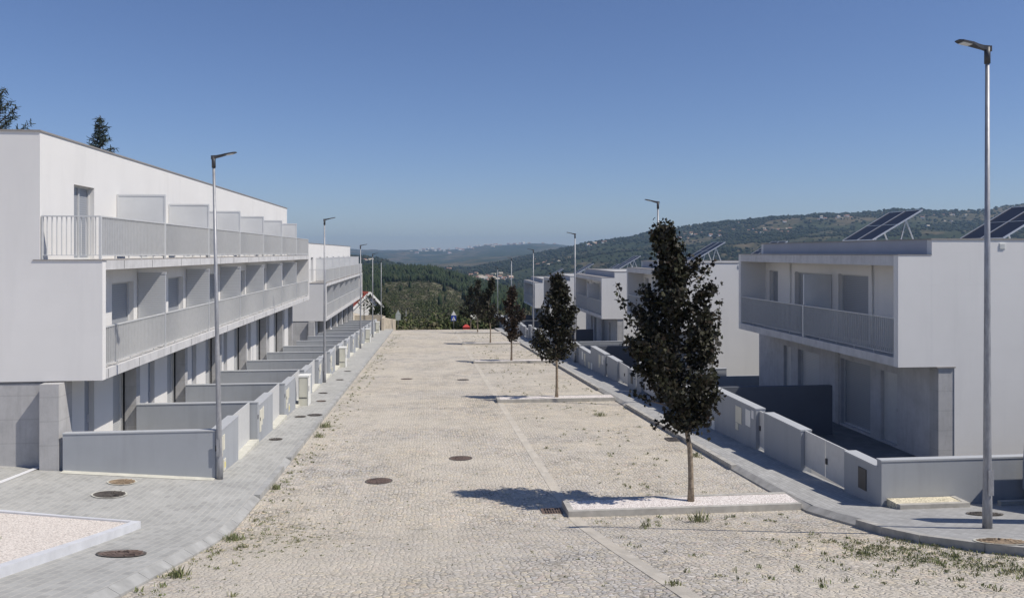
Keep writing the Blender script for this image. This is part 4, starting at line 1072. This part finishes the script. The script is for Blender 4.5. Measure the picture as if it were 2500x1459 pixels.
# dry earth bank and the white house with a red roof
mb = MB()
for i in range(9):
    for j in range(9):
        x = -13+i*1.0; y = 96+j*1.6; mb.v.append((x, y, -9.4+2.0*math.exp(-((x+9.5)/2.4)**2-((y-102)/5)**2)+.2*noise.noise(Vector((x, y, 0)))))
for i in range(8):
    for j in range(8): a = i*9+j; mb.f.append((a, a+9, a+10, a+1)); mb.mi.append(0)
struct(mb.build('earth_bank', M['beige'], None, True))
def gable(x0, x1, y0, y1, zb, zl, zr, zp, xp, label, over=.35, wall='wallw'):
    r = root('house', ((x0+x1)/2, y0, zb), label, 'house')
    mb = MB(); v = [(x0, zb), (x1, zb), (x1, zr), (xp, zp), (x0, zl)]
    mb.quad([(a, y0, b) for a, b in v]); mb.quad([(a, y1, b) for a, b in v][::-1])
    mb.quad([(x0, y0, zb), (x0, y0, zl), (x0, y1, zl), (x0, y1, zb)]); mb.quad([(x1, y0, zb), (x1, y1, zb), (x1, y1, zr), (x1, y0, zr)])
    mb.build('wall', M[wall], r)
    rf = MB(); sl_ = (zp-zl)/(xp-x0); sr = (zp-zr)/(x1-xp)
    A = (x0-over, zl-over*sl_); B = (xp, zp); Cc = (x1+over, zr-over*sr); t = .16
    for p, q in ((A, B), (B, Cc)):
        rf.hexa([(p[0], y0-.3, p[1]), (q[0], y0-.3, q[1]), (q[0], y1+.3, q[1]), (p[0], y1+.3, p[1])], [(p[0], y0-.3, p[1]+t), (q[0], y0-.3, q[1]+t), (q[0], y1+.3, q[1]+t), (p[0], y1+.3, p[1]+t)])
    rf.build('roof', M['rooft'], r)
    fb = MB()
    for p, q in ((A, B), (B, Cc)): fb.bar((p[0], y0-.32, p[1]+.05), (q[0], y0-.32, q[1]+.05), .05, .30)
    fb.build('bargeboard', M['cabw'], r)
    endroot(); return r
gable(-10.6, -6.35, 112, 124, -13, -7.5, -7.3, -5.5, -8.2, 'white gabled house with a red tiled roof beyond the end of the left row').rotation_euler = (0, 0, R(33))
def bushtree(x, y, zb, h, lab, seed, nl=900):
    global rng; rng = np.random.default_rng(seed)
    r = root('young_tree', (x, y, zb), lab, 'tree')
    rd2 = random.Random(seed); tr = MB().tube([(x, y, zb), (x+.05, y, zb+h*.5), (x, y, zb+h*.9)], [.06, .045, .02], 6); P = []
    for i in range(14):
        a = Vector((x, y, zb+h*rd2.uniform(.35, .8))); az = rd2.uniform(0, 6.28); L = h*rd2.uniform(.2, .4); e = a+Vector((math.cos(az)*L, math.sin(az)*L, L*.6))
        tr.tube([a, e], [.02, .006], 4, cap=False)
        for q in range(nl//14): P.append(tuple(e+Vector((rd2.gauss(0, .25), rd2.gauss(0, .25), rd2.gauss(0, .22)))))
    tr.build('trunk', M['barkd'], r); leaves_obj('crown', np.array(P), .2, M['pine'], r); endroot()
bushtree(-6.3, 104, -9.7, 3.1, 'young dark leaved tree in front of the white gabled house', 3)
bushtree(-8.2, 103, -9.0, 3.6, 'spindly sapling against the white gable wall', 4, 200)

# ------------------------------------------------------------------ far houses on the hills
hr = random.Random(17)
def far_house(px, d, wx, wy, h, wm, rm, grp, label):
    X, Y, z = far_pt(px, d); mb = MB(); rh = wx*.22
    mb.box(-wx/2, wx/2, -wy/2, wy/2, -3, h, 0)
    o = .5
    mb.quad([(-wx/2-o, -wy/2-o, h-.2), (wx/2+o, -wy/2-o, h-.2), (wx/2+o, 0, h+rh), (-wx/2-o, 0, h+rh)], 1)
    mb.quad([(-wx/2-o, 0, h+rh), (wx/2+o, 0, h+rh), (wx/2+o, wy/2+o, h-.2), (-wx/2-o, wy/2+o, h-.2)], 1)
    mb.quad([(-wx/2, -wy/2, h), (-wx/2, 0, h+rh), (-wx/2, wy/2, h)], 0); mb.quad([(wx/2, -wy/2, h), (wx/2, wy/2, h), (wx/2, 0, h+rh)], 0)
    for k in (-.3, 0, .3): mb.box(wx*k-.6, wx*k+.6, -wy/2-.05, -wy/2-.01, h*.45, h*.75, 2)
    r = mb.build('hill_house', [wm, rm, M['glass']], None, org=Vector((0, 0, 0))); r.location = (X, Y, z); r.rotation_euler = (0, 0, hr.uniform(-.6, .6)); tag(r, label, 'house', grp)
cl = [ # centre px, d, spread px, spread d, count, group, label
 (1170, 1640, 62, 150, 44, 'houses of the valley hamlet', 'in the valley hamlet beyond the pine wood'),
 (1330, 1900, 60, 160, 16, 'houses on the middle slope', 'on the slope behind the far right lamps'),
 (970, 2500, 50, 250, 12, 'houses above the pine wood', 'just above the pine wood skyline'),
 (900, 1640, 15, 40, 5, 'houses on the dark left hill', 'on the dark hill behind the left lamps'),
 (1215, 6700, 90, 350, 34, 'houses on the far ridge', 'on the bluish far ridge'),
 (1060, 6300, 120, 400, 22, 'houses below the far ridge', 'below the bluish far ridge'),
 (1690, 2180, 70, 120, 22, 'houses on the right hillside', 'on the hillside above the nearest tree'),
 (1880, 2120, 60, 120, 18, 'houses above the house roofs', 'on the hillside above the right roofs'),
 (2030, 2280, 45, 60, 14, 'row of houses on the upper right hillside', 'in the upper right hillside row'),
 (2290, 2200, 60, 150, 12, 'houses at the far right', 'on the hillside between the solar panels'),
 (1450, 2380, 40, 80, 12, 'houses on the hill shoulder', 'on the hill shoulder above the second tree'),
]
ORD = ['first', 'second', 'third', 'fourth', 'fifth', 'sixth', 'seventh', 'eighth', 'ninth', 'tenth', '11th', '12th', '13th', '14th', '15th', '16th', '17th', '18th', '19th'] + [f'{k}th' for k in range(20, 60)]
for cx, d, sx, sd, n, g, lab in cl:
    xs = sorted(hr.gauss(cx, sx*.6) for i in range(n))
    for i in range(n):
        s = 1.7 if d > 4000 else .62
        wm = hr.random() < .7; rm = hr.random() < .6
        far_house(xs[i], hr.gauss(d, sd*.6), hr.uniform(9, 18)*s, hr.uniform(8, 11)*s, hr.uniform(3.5, 6.5)*s, M['wallw'] if wm else M['wallc'], M['roofp'] if rm else M['beige'], g,
                  f'tiny {"white" if wm else "ochre"} house, {ORD[i]} from the left {lab}')
# ------------------------------------------------------------------ haze over the valley
t = NT('haze_air'); t.n.remove(t.b)
vol = t.add('ShaderNodeVolumePrincipled'); vol.inputs['Density'].default_value = 1.15e-4; vol.inputs['Color'].default_value = (.52, .75, 1, 1); vol.inputs['Anisotropy'].default_value = .2
t.link(vol.outputs[0], t.n['Material Output'].inputs['Volume'])
hz = MB().box(-9900, 9900, -9900, 9900, -190, 185).build('haze', t.m); hz['kind'] = 'stuff'; hz['label'] = 'thin bluish summer haze over the valley'
